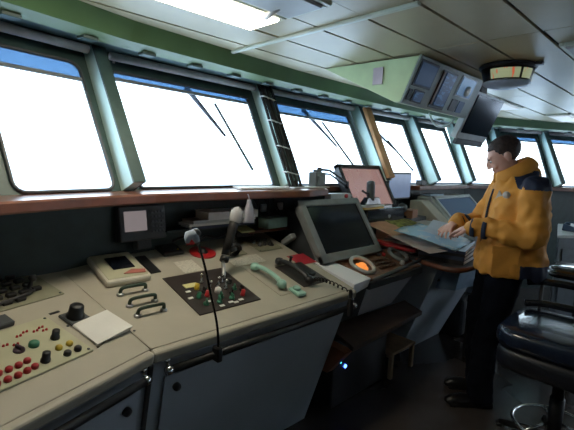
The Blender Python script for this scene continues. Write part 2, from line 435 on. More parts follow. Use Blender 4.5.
# ------------------------------------------------------------------ main control console
C0=empty('control_console','long cream and grey bridge control console with angled left wing in the foreground','console',loc=(.68,1.385,0))
ci=C0.matrix_basis.inverted()
Pm=V(O0)
def DP(F,s,t,h=0): return F@V((s,t,h))
SR=1.25; SW=-1.15; TL=.855
f19=V((math.cos(R(19)),math.sin(R(19)),0)); 
def add_part(mb,name,m,parent=C0,M=None):
    base=ci if parent is C0 else Mx.Identity(4)
    return mb.build(name,m,parent,M=base@(M if M is not None else Mx.Identity(4)))
# desktop: seam meeting line runs from the front corner to the back
def desk(F,poly,th=.03):
    b=MB(); b.prism(poly,2,-th,0,bev=.004); return b
seam=.142
add_part(desk(FR,[(.0015,0),(SR,0),(SR,TL),(-seam+.0015,TL)]),'desktop',cream,M=FR)
add_part(desk(FL,[(SW,0),(-.0015,0),(seam-.0015,TL),(SW,TL)]),'desktop',cream,M=FL)
# front bullnose edge
for F,a,b in ((FR,0.0,SR),(FL,SW,-.0)):
    e=MB(); e.box(((a+b)/2,-.012,-.028),(b-a,.04,.052),bev=.014,seg=3); add_part(e,'front_edge',cream,M=F)
# wooden rear trim
for F,a,b in ((FR,-seam,SR),(FL,SW,seam)):
    e=MB(); e.box(((a+b)/2,TL+.012,.004),(b-a,.024,.022),bev=.004); add_part(e,'rear_trim',wood,M=F)
# body
b=MB(); 
cA=(.68,1.40); 
bl=(.68+SW*math.cos(R(19)),1.40+SW*math.sin(R(19)))
b.hexa([(.70,1.60,0),(1.78,1.585,0),(1.78,2.17,0),(.60,2.17,0),(.68,1.405,.80),(1.925,1.405,.80),(1.925,2.19,1.02),(.54,2.19,1.02)])
b.hexa([(-.36,1.24,0),(.70,1.60,0),(.60,2.10,0),(-.5,1.70,0),(bl[0],bl[1]+.01,.80),(.68,1.405,.80),(.54,2.10,1.0),(-.65,1.72,1.0)])
add_part(b,'console_body',body_m)
# front doors: slightly proud sheets following the slanted front
def front_panel(s0,s1,z0,z1,left=False):
    def P(s,z):
        t=(.80-z)/.80
        if not left:
            x0=.68+(.02)*t; x1=1.925-.145*t; y=1.405+.185*t; return V((x0+(x1-x0)*s,y-.004,z))
        p0=V((bl[0]+(-.36-bl[0])*t,bl[1]+.01+(1.24-bl[1]-.01)*t,z)); p1=V((.68+.02*t,1.405+.195*t,z)); return p0+(p1-p0)*s+V((.003,-.009,0))
    q=MB(); A=[P(s0,z0),P(s1,z0),P(s1,z1),P(s0,z1)]; nrm=(A[1]-A[0]).cross(A[3]-A[0]).normalized()
    q.hexa([a+nrm*.0 for a in A]+[a+nrm*.008 for a in A],bev=.002); return q,P,nrm
for s0,s1,lf in ((.06,.985,False),(.55,.955,True),(.1,.52,True)):
    q,P,nrm=front_panel(s0,s1,.10,.70,lf); o=add_part(q,'door',body_m)
    kk=MB()
    s=s0+.045 if not lf else s1-.05
    c=P(s,.64)+nrm*.02
    Mk=T(*c)@nrm.to_track_quat('Z','Y').to_matrix().to_4x4()
    kk.lathe([(.016,-.015),(.017,0),(.014,.008),(.002,.009)],seg=16); kk.build('latch',black,o,M=Mk)
kk=MB(); c=V((1.845,1.437,.66)); kk.lathe([(.014,-.02),(.015,0),(.012,.006),(.002,.007)],seg=16); add_part(kk,'latch',black,M=T(*c)@Mx.Rotation(R(90),4,'X'))
pp=MB(); pp.box((0,0,0),(.02,.012,.78),bev=.003); add_part(pp,'corner_strip',dkgrey,M=T(.688,1.485,.40)@Mx.Rotation(R(13),4,'X'))
# handrails
def rail(F,s0,s1):
    r=MB(); r.tube([(s0,-.052,-.082),(s1,-.052,-.082)],.016,12); o=add_part(r,'handrail',black,M=F)
    for s in(s0,s1):
        e=MB(); e.tube([(s-.012,-.052,-.082),(s+.012,-.052,-.082)],.018,12); e.tube([(s,-.052,-.082),(s,-.018,-.055)],.008,8); e.lathe([(.013,0),(.013,.012)],c=(s,-.025,-.055),seg=12); e.build('rail_end',chrome,o)
rail(FR,.06,SR-.03); rail(FL,SW+.05,-.05)

# --- parts on the right desk
def plate(F,s0,s1,t0,t1,h,m,name='plate',bev=.002):
    b=MB(); b.box((0,0,h/2),(s1-s0,t1-t0,h),bev=min(bev,h*.4)); return add_part(b,name,m,M=F@T((s0+s1)/2,(t0+t1)/2,0))
def knob(parent,x,y,r,h,m,name='button',base=0.,dome=False,bar=False):
    b=MB()
    if dome: b.lathe([(r*1.05,base),(r*1.05,base+h*.35),(r,base+h*.7),(r*.6,base+h*.97),(r*.1,base+h)],seg=14)
    elif bar:
        b.lathe([(r*1.2,base),(r*1.15,base+h*.3),(r*.5,base+h*.35)],seg=14); b.box((0,0,base+h*.65),(r*.6,r*2.1,h*.7),bev=r*.15)
    else: b.lathe([(r*1.1,base),(r*1.08,base+h*.25),(r*.92,base+h*.3),(r*.86,base+h),(r*.1,base+h)],seg=14)
    return b.build(name,m,parent,M=T(x,y,0)@Mx.Rotation(R(random.uniform(-30,30)),4,'Z'))
def screws(parent,w,h,z,r=.005):
    for sx in(-1,1):
        for sy in(-1,1):
            b=MB(); b.lathe([(r,0),(r,.002),(r*.4,.003)],seg=10); b.build('screw',dkgrey,parent,M=T(sx*(w/2-.012),sy*(h/2-.012),z))
# raised screen box
tr=MB(); tr.box((0,0,.017),(.215,.275,.034),bev=.012,seg=2); tray=add_part(tr,'screen_box',mat('cream_plastic',(.58,.56,.48),.45),M=FR@T(.118,.60,0))
q=MB(); q.box((0,0,0),(.19,.245,.004),bev=.002); q.build('faceplate',plate_m,tray,M=T(0,0,.035))
q=MB(); q.box((0,0,0),(.105,.12,.006),bev=.002); q.build('screen',screen_off,tray,M=T(.01,.015,.039))
q=MB(); q.prism([(-.05,-.02),(.05,-.035),(.06,-.005),(.0,.012)],2,0,.003); q.build('red_sticker',mat('dusky_red_label',(.40,.13,.10),.5),tray,M=T(.035,-.075,.038))
plate(FR,.252,.307,.525,.715,.008,black,'label_strip')
sqp=plate(FR,.397,.523,.675,.793,.022,black,'switch_box',.006)
q=MB(); q.tube([(.035*math.cos(a*math.pi/8),.035*math.sin(a*math.pi/8),.023) for a in range(16)],.003,6,closed=True); q.build('dial_ring',dkgrey,sqp)
knob(sqp,.035,-.03,.006,.006,yellow,'button',.022)
# red disc telegraph
rd=MB(); rd.lathe([(.078,0),(.078,.006),(.074,.008),(.02,.008)],seg=40); rdo=add_part(rd,'red_disc',red,M=FR@T(.637,.665,0))
rd=MB(); rd.lathe([(.030,.006),(.030,.012),(.018,.014),(.014,.026),(.002,.027)],seg=24); rd.build('hub',black,rdo)
plate(FR,.56,.66,.655,.78,.003,plate_m,'disc_backplate').hide_render=False
plate(FR,.415,.528,.478,.605,.003,label_paper,'label_plate')
# black instrument panel
bp=plate(FR,.280,.632,.112,.462,.006,blackpanel,'instrument_panel')
cx,cy=.456,.287
KN=[(.435,.353,'c'),(.539,.325,'c'),(.383,.31,'y'),(.35,.238,'gw'),(.396,.236,'r'),(.464,.248,'w'),(.418,.164,'g'),(.351,.174,'g'),(.494,.17,'g'),(.559,.242,'g'),(.565,.178,'r'),(.50,.30,'c'),(.44,.29,'c'),(.52,.21,'k'),(.45,.20,'g'),(.40,.27,'k'),(.57,.30,'k'),(.59,.22,'k'),(.52,.262,'c')]
for x,y,k in KN:
    m={'c':chrome,'y':yellow,'gw':gbtn,'r':red,'w':white,'g':gbtn,'k':black}[k]
    if k=='w': knob(bp,x-cx,y-cy,.016,.026,m,'dome_button',.006,dome=True)
    elif k=='c':
        b=MB(); b.lathe([(.012,.006),(.012,.014),(.005,.018),(.005,.045),(.009,.052),(.002,.058)],seg=12); b.build('toggle_switch',chrome,bp,M=T(x-cx,y-cy,0)@Mx.Rotation(R(random.uniform(-14,14)),4,'X'))
    else:
        o=knob(bp,x-cx,y-cy,.012,.028,m,'knob' ,.006,bar=(k in'gk'))
for x,y in ((.312,.245),(.493,.134),(.413,.134),(.385,.19),(.47,.145),(.53,.145),(.33,.30)):
    b=MB(); b.box((0,0,.008),(.026,.014,.003),bev=.001); b.build('label',white,bp,M=T(x-cx,y-cy,0))
b=MB(); b.box((0,0,.009),(.075,.035,.005),bev=.001); b.build('label_holder',ypad,bp,M=T(.372-cx,.345-cy,0))
# right rear olive plate with knobs
op=plate(FR,1.0,1.2,.57,.745,.005,olive,'switch_plate')
for x,y,r_ in ((-.055,.035,.012),(-.01,.045,.012),(-.045,-.015,.013),(.0,-.01,.012),(.045,-.02,.02),(.04,.03,.010)): knob(op,x,y,r_,.024,black,'knob',.005,bar=(r_>.015))
screws(op,.2,.175,.005,.004)
plate(FR,.80,.90,.57,.70,.005,olive,'microphone_plate')
plate(FR,.725,.955,.452,.553,.002,label_paper,'printed_card')
plate(FR,1.135,1.285,.337,.465,.003,redp,'red_plate')
pr=plate(FR,.95,1.17,.12,.37,.004,blackpanel,'phone_baseplate')
pg=plate(FR,.755,.90,.10,.43,.003,cream,'phone_baseplate')
# pull handles
for y in (.393,.295,.213):
    h=MB(); h.tube(sm([(.045,0,0),(.045,0,.022),(.055,0,.034),(.095,0,.036),(.15,0,.034),(.16,0,.022),(.16,0,0)],5),.008,10); ho=add_part(h,'pull_handle',dkh,M=FR@T(.0,y,0))
    for x in(.045,.16):
        b=MB(); b.lathe([(.016,0),(.016,.006),(.011,.012)],c=(x,0,0),seg=16); b.build('handle_foot',steel,ho)

# --- parts on the left wing
kp=plate(FL,-.52,-.003,.495,.753,.006,olive,'keypad_plate')
w=.517
for i in range(9):
    for j in range(5):
        x=-w/2+.035+i*.05; y=-.095+j*.044
        if i>6 and j==0: continue
        if i in(4,) : continue
        b=MB(); b.box((0,0,.013),(.036,.022,.016),bev=.003); b.build('key',black,kp,M=T(x-.01*j+.02,y,0))
b=MB(); b.lathe([(.022,.006),(.02,.016),(.008,.02),(.007,.05),(.015,.058),(.015,.07),(.004,.076)],seg=14); b.build('joystick',black,kp,M=T(.155,-.045,0)@Mx.Rotation(R(12),4,'Y'))
b=MB(); b.tube(sm([(.165,-.07,.02),(.11,-.09,.022),(.05,-.095,.02),(.0,-.10,.018)],4),.006,8); b.build('lever',black,kp)
screws(kp,w,.258,.006)
kb=plate(FL,-.125,-.04,.275,.36,.012,dkgrey,'knob_base',.004)
b=MB(); b.lathe([(.034,.012),(.034,.02),(.028,.026),(.026,.056),(.02,.061),(.002,.062)],seg=12); b.build('knob',black,kb)
plate(FL,-.135,-.095,.387,.40,.002,black,'small_label')
plate(FL,-.40,-.262,.393,.455,.02,dkgrey,'keypad_box',.004)
# angled white plastic cover
lid=MB(); lid.hexa([(-.075,-.07,0),(.075,-.07,0),(.075,.075,0),(-.075,.075,0),(-.085,-.08,.010),(.075,-.08,.026),(.075,.07,.026),(-.07,.075,.010)],bev=.003)
lo_=add_part(lid,'plastic_cover',white,M=FL@T(-.05,.205,0)); screws(lo_,.19,.19,.002,.005)
# pale button panel
pb=plate(FL,-.62,-.158,.113,.381,.008,plate_m,'button_panel'); cx,cy=-.389,.247
for x,y in ((-.347,.183),(-.376,.179),(-.405,.178),(-.434,.179),(-.463,.179),(-.372,.141),(-.401,.138),(-.43,.139),(-.346,.145),(-.46,.139),(-.49,.179),(-.49,.139),(-.52,.179)):
    knob(pb,x-cx,y-cy,.0105,.014,red,'red_button',.008,dome=True)
for x,y in ((-.214,.243),(-.306,.154),(-.43,.25)): knob(pb,x-cx,y-cy,.014,.032,black,'rotary_knob',.008,bar=False)
knob(pb,-.287-cx,.246-cy,.016,.018,gbtn,'green_button',.008,dome=True); knob(pb,-.334-cx,.248-cy,.015,.020,purple,'rotary_knob',.008,bar=True)
for x,y in ((-.201,.184),(-.24,.184)): knob(pb,x-cx,y-cy,.011,.014,yellow,'yellow_button',.008,dome=True)
for x,y in ((-.199,.143),(-.238,.142)): knob(pb,x-cx,y-cy,.012,.016,black,'black_button',.008,dome=True)
for x,y in ((-.273,.328),(-.245,.314),(-.22,.324),(-.219,.302),(-.331,.281),(-.356,.295),(-.39,.30),(-.30,.318)):
    for k in(0,1): knob(pb,x-cx+k*.012,y-cy,.004,.006,red,'indicator_lamp',.008)
screws(pb,.462,.268,.008)

# ------------------------------------------------------------------ loose things on the console
def handset(L,m,name,r=.016):
    """phone handset lying along +Y, bridging"""
    b=MB(); b.tube(sm([(0,-L/2+.03,.018),(0,-L*.25,.034),(0,0,.040),(0,L*.25,.034),(0,L/2-.03,.018)],5),[r*.95]*21,10,flat=.8)
    for s in(-1,1):
        b.lathe([(.017,-.016),(.025,-.012),(.026,.004),(.020,.018),(.006,.022)],seg=16,M=T(0,s*(L/2-.028),.018)@Mx.Rotation(R(s*-12),4,'X'))
    return b
g=handset(.27,mintp,''); go=tag(g.build('telephone_handset',mintp,M=FR@T(.80,.265,.012)@Mx.Rotation(R(4),4,'Z')),'pale mint green telephone handset lying on the console desk','telephone handset')
cr=MB(); cr.box((0,0,.012),(.06,.085,.02),bev=.008,seg=2); cr.lathe([(.02,.02),(.022,.03),(.016,.036)],seg=14,c=(0,.01,0)); add_part(cr,'handset_cradle',mintp,M=FR@T(.86,.085,.002))
cr=MB(); cr.box((0,0,.012),(.05,.12,.022),bev=.006,seg=2); add_part(cr,'handset_cradle',mat('black_plastic',(0,0,0)),M=FR@T(1.09,.25,.003)@Mx.Rotation(R(8),4,'Z'))
cr=MB(); cr.lathe([(.008,0),(.008,.05),(.014,.055),(.004,.06)],seg=10); add_part(cr,'cradle_hook',black,M=FR@T(1.06,.36,.003))
g=handset(.30,black,'',.019)
ho=empty('telephone_handset','black telephone handset with coiled cord on the console desk','telephone handset',M=FR@T(.985,.25,.017)@Mx.Rotation(R(3),4,'Z'))
g.build('handset_body',black,ho)
pts=[]
A=V((.015,-.135,.012)); B=V((.16,-.225,.0)); Cc=V((.20,-.30,-.04)); 
for i in range(120):
    t=i/119; p=A.lerp(B,t) if t<.999 else B; a=t*2*math.pi*11
    p=A*(1-t)**2+V((.10,-.15,.02))*2*t*(1-t)+Cc*t*t
    pts.append(p+V((.0,.010*math.cos(a),.010*math.sin(a)))+V((.0,0,.012)))
cd=MB(); cd.tube(pts,.0032,6); cd.build('coiled_cord',rubber,ho)
st=MB(); st.box((0,0,0),(.035,.022,.11),bev=.010,seg=2); st.box((0,.004,.07),(.02,.02,.06),bev=.006)
tag(st.build('hanging_clip',rubber,loc=(1.825,1.325,.775)),'black rubber hook hanging over the black handrail at the console right end','hook')

# gooseneck microphone (rear)
gm=empty('gooseneck_microphone','thick black gooseneck microphone with grey foam head beside the red disc','microphone',M=FR@T(.85,.635,.005))
loc0=(FR@T(.85,.635,.005)).inverted()
def wl_(pts): return [loc0@V(p) for p in pts]
b=MB(); b.lathe([(.035,0),(.035,.012),(.02,.016),(.018,.03),(.006,.032)],seg=20); b.build('base',black,gm)
coil=[]
for i in range(60):
    a=i/59*2*math.pi*3; coil.append((-.07+.038*math.cos(a),-.09+.0006*i,.045+.038*math.sin(a)))
b=MB(); b.tube(coil,.0065,8); b.build('coiled_cable',black,gm)
b=MB(); b.tube(sm(wl_([(1.235,1.70,.955),(1.262,1.745,1.03),(1.285,1.76,1.10)]),6),.010,10); b.tube(sm([(0,0,.02),(-.02,-.01,.06)]+wl_([(1.30,1.775,1.08)]),5),.008,8); b.build('neck',steel,gm)
b=MB(); b.tube(wl_([(1.279,1.752,1.06),(1.30,1.765,1.12)]),.022,12); b.tube(wl_([(1.262,1.742,1.03),(1.275,1.75,1.05)]),.024,12); b.tube(wl_([(1.30,1.745,1.08),(1.345,1.75,1.085)]),.012,10); b.build('clamp',black,gm)
b=MB(); b.tube(wl_([(1.285,1.75,1.09),(1.30,1.75,1.135),(1.322,1.752,1.20),(1.338,1.754,1.245)]),[.018,.022,.025,.027],14); b.build('handle',rubber,gm)
hp=wl_([(1.332,1.753,1.228),(1.336,1.753,1.24),(1.343,1.754,1.262),(1.352,1.754,1.288),(1.358,1.754,1.303),(1.361,1.754,1.31)])
b=MB(); b.tube(hp,[.024,.031,.035,.032,.020,.006],16); b.build('foam_head',mat('grey_foam',(.42,.42,.44),.9,bump=.4,bscale=200),gm)
# front thin gooseneck
g2=empty('gooseneck_microphone','thin black gooseneck microphone clamped to the front handrail, pale wrapped head','microphone',loc=(.95,1.338,.775))
rp=[(0,0,0),(-.002,-.002,.06),(-.012,0,.14),(-.035,.005,.24),(-.062,.01,.36),(-.09,.012,.45),(-.11,.012,.49)]
b=MB(); b.tube(sm(rp,5),.0052,8); b.build('neck',blackg,g2)
b=MB(); b.box((0,.004,-.01),(.028,.045,.065),bev=.006); b.build('clamp',black,g2)
b=MB(); b.tube([(-.098,.012,.468),(-.107,.012,.487),(-.122,.012,.50),(-.135,.01,.498),(-.142,.008,.485),(-.145,.006,.468)],[.010,.016,.019,.018,.014,.006],12); b.build('head',mat('pale_blue_grey_cloth',(.34,.40,.47),.7),g2)
b=MB(); b.tube([(-.09,.013,.495),(-.105,.013,.505),(-.118,.013,.508)],[.012,.018,.012],10); b.build('head_clip',black,g2)

# ------------------------------------------------------------------ recess behind the console
sh=MB(); sh.box((1.25,2.16,1.045),(1.5,.10,.03)); 
def boxed(name,label,cat,c,d,m,rz=0,bev=.004,rx=0,group=None):
    b=MB(); b.box((0,0,0),d,bev=bev,seg=2); o=b.build(name,m,M=T(*c)@Mx.Rotation(R(rz),4,'Z')@Mx.Rotation(R(rx),4,'X')); return tag(o,label,cat,group)
nd=empty('navigation_display','dark grey navigation display with small pale screen behind the left console','display',M=T(.98,2.11,1.205)@Mx.Rotation(R(5),4,'Z')@Mx.Rotation(R(-8),4,'X'))
b=MB(); b.box((0,0,0),(.27,.06,.185),bev=.008,seg=2); b.build('housing',dkgrey,nd)
b=MB(); b.box((-.045,-.031,.012),(.125,.004,.105),bev=.001); b.build('screen',nav_screen,nd)
for i in range(4):
    for j in range(5):
        b=MB(); b.box((0,0,0),(.014,.006,.012),bev=.001); b.build('key',mat('slate_key',(.10,.115,.13),.5),nd,loc=(.052+i*.02,-.033,.055-j*.026))
b=MB(); b.box((0,.0,-.115),(.08,.05,.05),bev=.004); b.build('foot',dkgrey,nd)
# books / folders lying flat in the recess
rec=MB(); rec.box((1.42,2.13,1.15),(.62,.13,.012),bev=.002); struct(rec.build('trim_recess_shelf',dkgreen))
zz=1.157
for k,(th,m,lb_,dx) in enumerate(((.016,bluebind,'thin navy folder, lowest of the flat stack behind the console',0),(.014,paper,'thin white folder above the navy one in the flat stack behind the console',-.015),(.018,lgrey,'pale grey folder under the thick white binder',.01),(.046,mat('bright_white_cover',(.86,.86,.90),.5),'thick white ring binder on top of the flat stack behind the console',.05))):
    o=empty('binder',lb_,'binder',loc=(1.47+dx,2.075 if k==3 else 2.10,zz+th/2),group='folders stacked flat behind the console')
    L_=.46 if k<3 else .37
    b=MB(); b.box((0,0,th/2-.001),(L_,.15,.002)); b.box((0,0,-th/2+.001),(L_,.15,.002)); b.box((0,-.075,0),(L_,.003,th),bev=.001); b.build('cover',m,o)
    b=MB(); b.box((0,.003,0),(L_-.01,.14,th-.005)); b.build('pages',paper,o)
    zz+=th+.0006
b=MB(); b.tube([(1.22,2.05,1.085),(1.26,2.03,1.09)],.02,12); tag(b.build('torch',red),'small red cylinder lying below the folder stack behind the console','torch')
b=MB(); b.tube(sm([(1.15,2.08,1.09),(1.22,2.06,1.115),(1.32,2.07,1.09),(1.38,2.09,1.10),(1.45,2.08,1.085),(1.52,2.09,1.10)],5),.007,8); tag(b.build('loose_cable',black),'black loose cable lying under the folder stack','cable')
boxed('memo_pad','small yellow memo pad behind the top right of the console','memo pad',(1.665,2.09,1.118),(.10,.12,.010),ypad,rz=-6,bev=.001,rx=10)
boxed('pad_holder','black box under the yellow memo pad','box',(1.67,2.14,1.085),(.13,.15,.03),black,rz=-6)
# brown shelf and mint box
b=MB(); b.box((0,0,0),(.36,.16,.016),bev=.003); tag(b.build('small_shelf',wood,loc=(1.86,2.12,1.098)),'small red-brown shelf under the mint green box','shelf')
b=MB(); b.box((0,0,0),(.20,.10,.07),bev=.003); o=b.build('tissue_box',mintb,M=T(1.93,2.10,1.143)@Mx.Rotation(R(6),4,'Z')); tag(o,'mint green carton box on the brown shelf below the window ledge','box')
for i,(x,z,m,lb_) in enumerate(((1.93,1.23,lgrey,'small grey wall switch left above the mint box'),(2.09,1.235,white,'small pale grey wall switch right above the mint box'))):
    t_=empty('wall_switch',lb_,'switch',loc=(x,2.205,z)); b=MB(); b.box((0,0,0),(.05,.02,.055),bev=.003); b.build('housing',m,t_); b=MB(); b.box((0,-.013,0),(.018,.01,.025),bev=.002); b.build('rocker',white,t_)
b=MB()
for i in range(7):
    x=1.78+i*.045; b.tube(sm([(x,2.19,1.30),(x+random.uniform(-.03,.03),2.17,1.24),(x+random.uniform(-.04,.04),2.16,1.17),(x+random.uniform(-.05,.05),2.15,1.12)],4),.005,6)
tag(b.build('cable_tangle',black),'tangle of thin black cables hanging behind the mint box','cables')
# hanging white cloth
b=MB(); g_=[]
for j in range(9):
    t=j/8; z=1.335-.135*t; w_=.006+.026*math.sin(min(1,.08+t*.92)*math.pi*.60); ring=[]
    for k in range(14):
        a=2*math.pi*k/14; rr=w_*(1+.30*math.sin(a*3+j*.5)+.15*math.sin(a*5-j)); ring.append(b.bm.verts.new((rr*math.cos(a),rr*.5*math.sin(a),z-1.335)))
    g_.append(ring)
for r0,r1 in zip(g_,g_[1:]):
    for k in range(14): f=b.bm.faces.new((r0[k],r0[(k+1)%14],r1[(k+1)%14],r1[k])); f.smooth=True
b.bm.faces.new(g_[0][::-1]); b.bm.faces.new(g_[-1]); b.tube([(0,0,-.003),(0,.008,.02),(0,.018,.03)],.003,6)
tag(b.build('hanging_cloth',mat('greyish_white_cloth',(.40,.40,.47),.8),loc=(1.52,1.862,1.335)),'white cloth bag hanging from the edge of the wooden ledge','cloth')
# things on the ledge
def sheet(name,label,pts,z,m,th=.002,group=None,cat='paper'):
    b=MB(); cx=sum(p[0] for p in pts)/len(pts); cy=sum(p[1] for p in pts)/len(pts)
    b.prism([(x-cx,y-cy) for x,y in pts],2,0,th); return tag(b.build(name,m,loc=(cx,cy,z)),label,cat,group)
sheet('paper_sheet','white paper stack lying on the wooden ledge at the right of the wide window',[(1.55,1.98),(1.95,1.97),(1.93,2.17),(1.62,2.16)],1.383,paper,.010)
sheet('paper_sheet','white paper lying on the ledge below the cable bundle post',[(2.02,1.99),(2.40,2.0),(2.38,2.16),(2.06,2.15)],1.383,paper,.006)
sp=empty('speaker','round black device on the window ledge at the left edge','speaker',loc=(.235,1.80,1.383)); b=MB(); b.lathe([(.03,0),(.035,.006),(.012,.012),(.012,.02)],seg=16); b.build('base',black,sp); b=MB(); b.lathe([(.02,-.035),(.034,-.025),(.042,0),(.036,.022),(.02,.03),(.002,.031)],seg=20,M=T(0,0,.045)@Mx.Rotation(R(75),4,'X')); b.build('shell',black,sp)
# wipers outside w2..w4
def wiper(name,label,i,hx,hy,tx,ty,bx,by,cx_,cy_):
    a,b_,d,n=facet(*SILL[i]); up=(n*OFF+V((0,0,ZT-ZS))); H=up.length; u=up/H; nn=d.cross(u); w=(b_-a).length; base=a+V((0,0,ZS))-nn*.055
    def P(x,y,k=0): return base+d*(x*w)+u*(y*H)-nn*k
    t=empty(name,label,'wiper',loc=P(hx,hy)); inv=T(*P(hx,hy)).inverted()
    m=MB(); m.tube([inv@P(hx,hy),inv@P(tx,ty)],[.018,.009],8); m.lathe([(.02,-.02),(.02,.02)],seg=12); m.build('arm',mat('wiper_grey',(.12,.12,.16),.5),t)
    m=MB(); m.tube([inv@P(bx,by,.0),inv@P(cx_,cy_,.0)],.010,6); m.build('blade',dkgrey,t)
wiper('windscreen_wiper','grey wiper across the wide second window',3,.53,1.03,.74,.56,.73,.92,.90,.20)
wiper('windscreen_wiper','wiper outside the window right of the cable bundle',4,.45,1.03,.76,.56,.66,.90,.94,.25)
wiper('windscreen_wiper','wiper outside the window right of the wooden plank',5,.15,1.02,.68,.58,.55,.74,.98,.25)

# ------------------------------------------------------------------ cable bundle and plank on posts
def onpost(i):
    A=mids[i]; B=mids[i+1]; bot=(A[2]+B[0])/2; top=(A[3]+B[1])/2; return bot,top
bot,top=onpost(3); ax=(top-bot).normalized()
cb=empty('cable_bundle','thick black cable bundle tied down along the green window post','cables',loc=(bot.x-.03,bot.y-.14,bot.z))
off=V((.01,-.13,0))
b=MB()
for k in range(6):
    dx=(k-2.5)*.021; dy=(k%2)*.012
    pts=[]
    for j in range(9):
        t=j/8; pts.append((top-bot)*t+V((dx+.003*math.sin(j*1.3+k),-dy,.0)))
    pts=[V((dx+.03,-.05,-.02))]+pts
    b.tube(pts,.011,8)
b.build('cable',rubber,cb)
for t in(.12,.36,.6,.83):
    b=MB(); c=(top-bot)*t; b.box((0,0,0),(.13,.055,.008),bev=.002,M=T(*c)@Mx.Rotation(R(10),4,'Y')); b.build('cable_tie',white,cb)
bot,top=onpost(4)
pk=MB(); ax=(top-bot).normalized(); dd=mids[4][4]; oo=dd.cross(ax)
MM=Mx(((dd.x,ax.x,oo.x,bot.x-.03),(dd.y,ax.y,oo.y,bot.y-.02),(dd.z,ax.z,oo.z,bot.z),(0,0,0,1)))
pk.box((0,.36,.15),(.105,.72,.035),bev=.004); tag(pk.build('wooden_plank',plank_m,M=MM),'orange-brown wooden plank fixed along a window post','plank')

# ------------------------------------------------------------------ radar console
RC=empty('radar_console','grey radar console with large tilted dark screen right of the main console','console',loc=(2.3,1.7,0)); ri=RC.matrix_basis.inverted()
def rc(mb,name,m,parent=RC,M=None): return mb.build(name,m,parent,M=(ri@M if M is not None else ri) if parent is RC else M)
b=MB(); b.prism([(1.46,.835),(1.70,.925),(1.70,.89),(1.48,.80)],0,2.20,2.97,bev=.004); 
b.build('x',copper).name='x'
bpy.data.objects.remove(bpy.data.objects['x'])
b=MB(); b.prism([(1.445,.84),(1.72,.925),(1.72,.88),(1.45,.80)],0,2.16,2.84,bev=.004); deskp=rc(b,'control_shelf',copper)
b=MB(); b.hexa([(1.955,1.40,.80),(2.16,1.445,.80),(2.16,1.75,.86),(1.955,1.75,.86),(1.955,1.40,.862),(2.17,1.43,.858),(2.10,1.75,.935),(1.955,1.75,.935)],bev=.004); rc(b,'corner_plate',body2)
b=MB(); b.box((2.50,1.445,.805),(.68,.03,.05),bev=.008,seg=2); rc(b,'front_edge',dkgrey)
b=MB(); b.tube([(2.19,1.415,.845),(2.95,1.418,.912)],.014,10); rc(b,'grab_bar',dkgrey)
b=MB(); b.hexa([(2.30,1.60,.53),(2.72,1.60,.53),(2.72,2.16,.53),(2.30,2.16,.53),(2.22,1.475,.79),(2.83,1.475,.79),(2.83,2.16,.86),(2.22,2.16,.86)]); b.box((2.35,2.07,.265),(.7,.18,.53)); rc(b,'pedestal',body2)
b=MB(); b.hexa([(1.975,1.60,.53),(2.29,1.60,.53),(2.29,2.16,.53),(1.975,2.16,.53),(1.975,1.48,.79),(2.21,1.48,.79),(2.21,2.18,.9),(1.975,2.18,.9)]); rc(b,'side_cabinet',dkgrey)
# monitor housing tilted back
bl_,tl_=V((1.99,1.66,.925)),V((1.95,1.92,1.30))
ez=(V((0,.255,.372))).normalized(); ey=V((1,0,0)).cross(ez); ey=-ey if ey.y<0 else ey
MMr=Mx(((1,ez.x,-ey.x,1.965),(0,ez.y,-ey.y,1.665),(0,ez.z,-ey.z,.925),(0,0,0,1)))
b=MB()
Wd,Hh=.665,.455
for c,d in (((Wd/2,.03,0),(Wd,.06,.04)),((Wd/2,Hh-.0225,0),(Wd,.045,.04)),((.03,Hh/2,0),(.06,Hh,.04)),((Wd-.02,Hh/2,0),(.04,Hh,.04))): b.box(c,d,bev=.006,seg=2)
b.box((Wd/2,Hh/2,-.03),(Wd-.03,Hh-.03,.05),bev=.006)
mo=rc(b,'monitor_bezel',grey,M=MMr)
b=MB(); b.box((Wd/2+.01,Hh/2+.005,.0),(Wd-.09,Hh-.09,.012)); b.build('screen',screen_off,mo)
b=MB(); b.hexa([(2.09,1.78,.90),(2.60,1.78,.90),(2.60,2.16,.90),(2.09,2.16,.90),(2.11,1.95,1.24),(2.57,1.95,1.24),(2.57,2.14,1.2),(2.11,2.14,1.2)]); rc(b,'monitor_back',dkgrey)
b=MB(); b.box((0,0,0),(.05,.12,.04),bev=.008); rc(b,'tilt_bracket',grey,M=T(1.95,1.96,1.04)@Mx.Rotation(R(-35),4,'X'))
# trackball rings and keys
SH=T(0,0,0)@frame((2.16,1.445,.845),0,math.atan(.31))
def ring(x,y,r,glow):
    t=MB(); t.tube([(r*math.cos(a*math.pi/14),r*.95*math.sin(a*math.pi/14),.02+.012*math.sin(a*math.pi/14)) for a in range(28)],.014,10,closed=True); o=rc(t,'palm_ring',lgrey if glow else grey,M=SH@T(x,y,0))
    t=MB(); t.lathe([(.045,0),(.045,.008),(.03,.012),(.026,.026),(.012,.034),(.002,.036)],seg=20); t.build('trackball',orangeglow if glow else dkgrey,o)
ring(.10,.13,.085,True); ring(.58,.15,.075,False)
for i in range(6):
    for j in range(3):
        t=MB(); t.box((0,0,.008),(.028,.02,.014),bev=.003); rc(t,'key',mat('dark_brown_key',(.09,.05,.035),.4),M=SH@T(.24+i*.038,.075+j*.042,0))
t=MB(); t.lathe([(.014,0),(.014,.02),(.004,.022)],seg=14); rc(t,'red_button',red,M=SH@T(.46,.20,0))
t=MB(); t.lathe([(.018,0),(.016,.025),(.004,.027)],seg=14); rc(t,'rotary_knob',lgrey,M=SH@T(.50,.06,0))
t=MB(); t.lathe([(.012,0),(.012,.014),(.004,.016)],seg=14); rc(t,'round_button',dkgrey,M=SH@T(.42,.215,0))
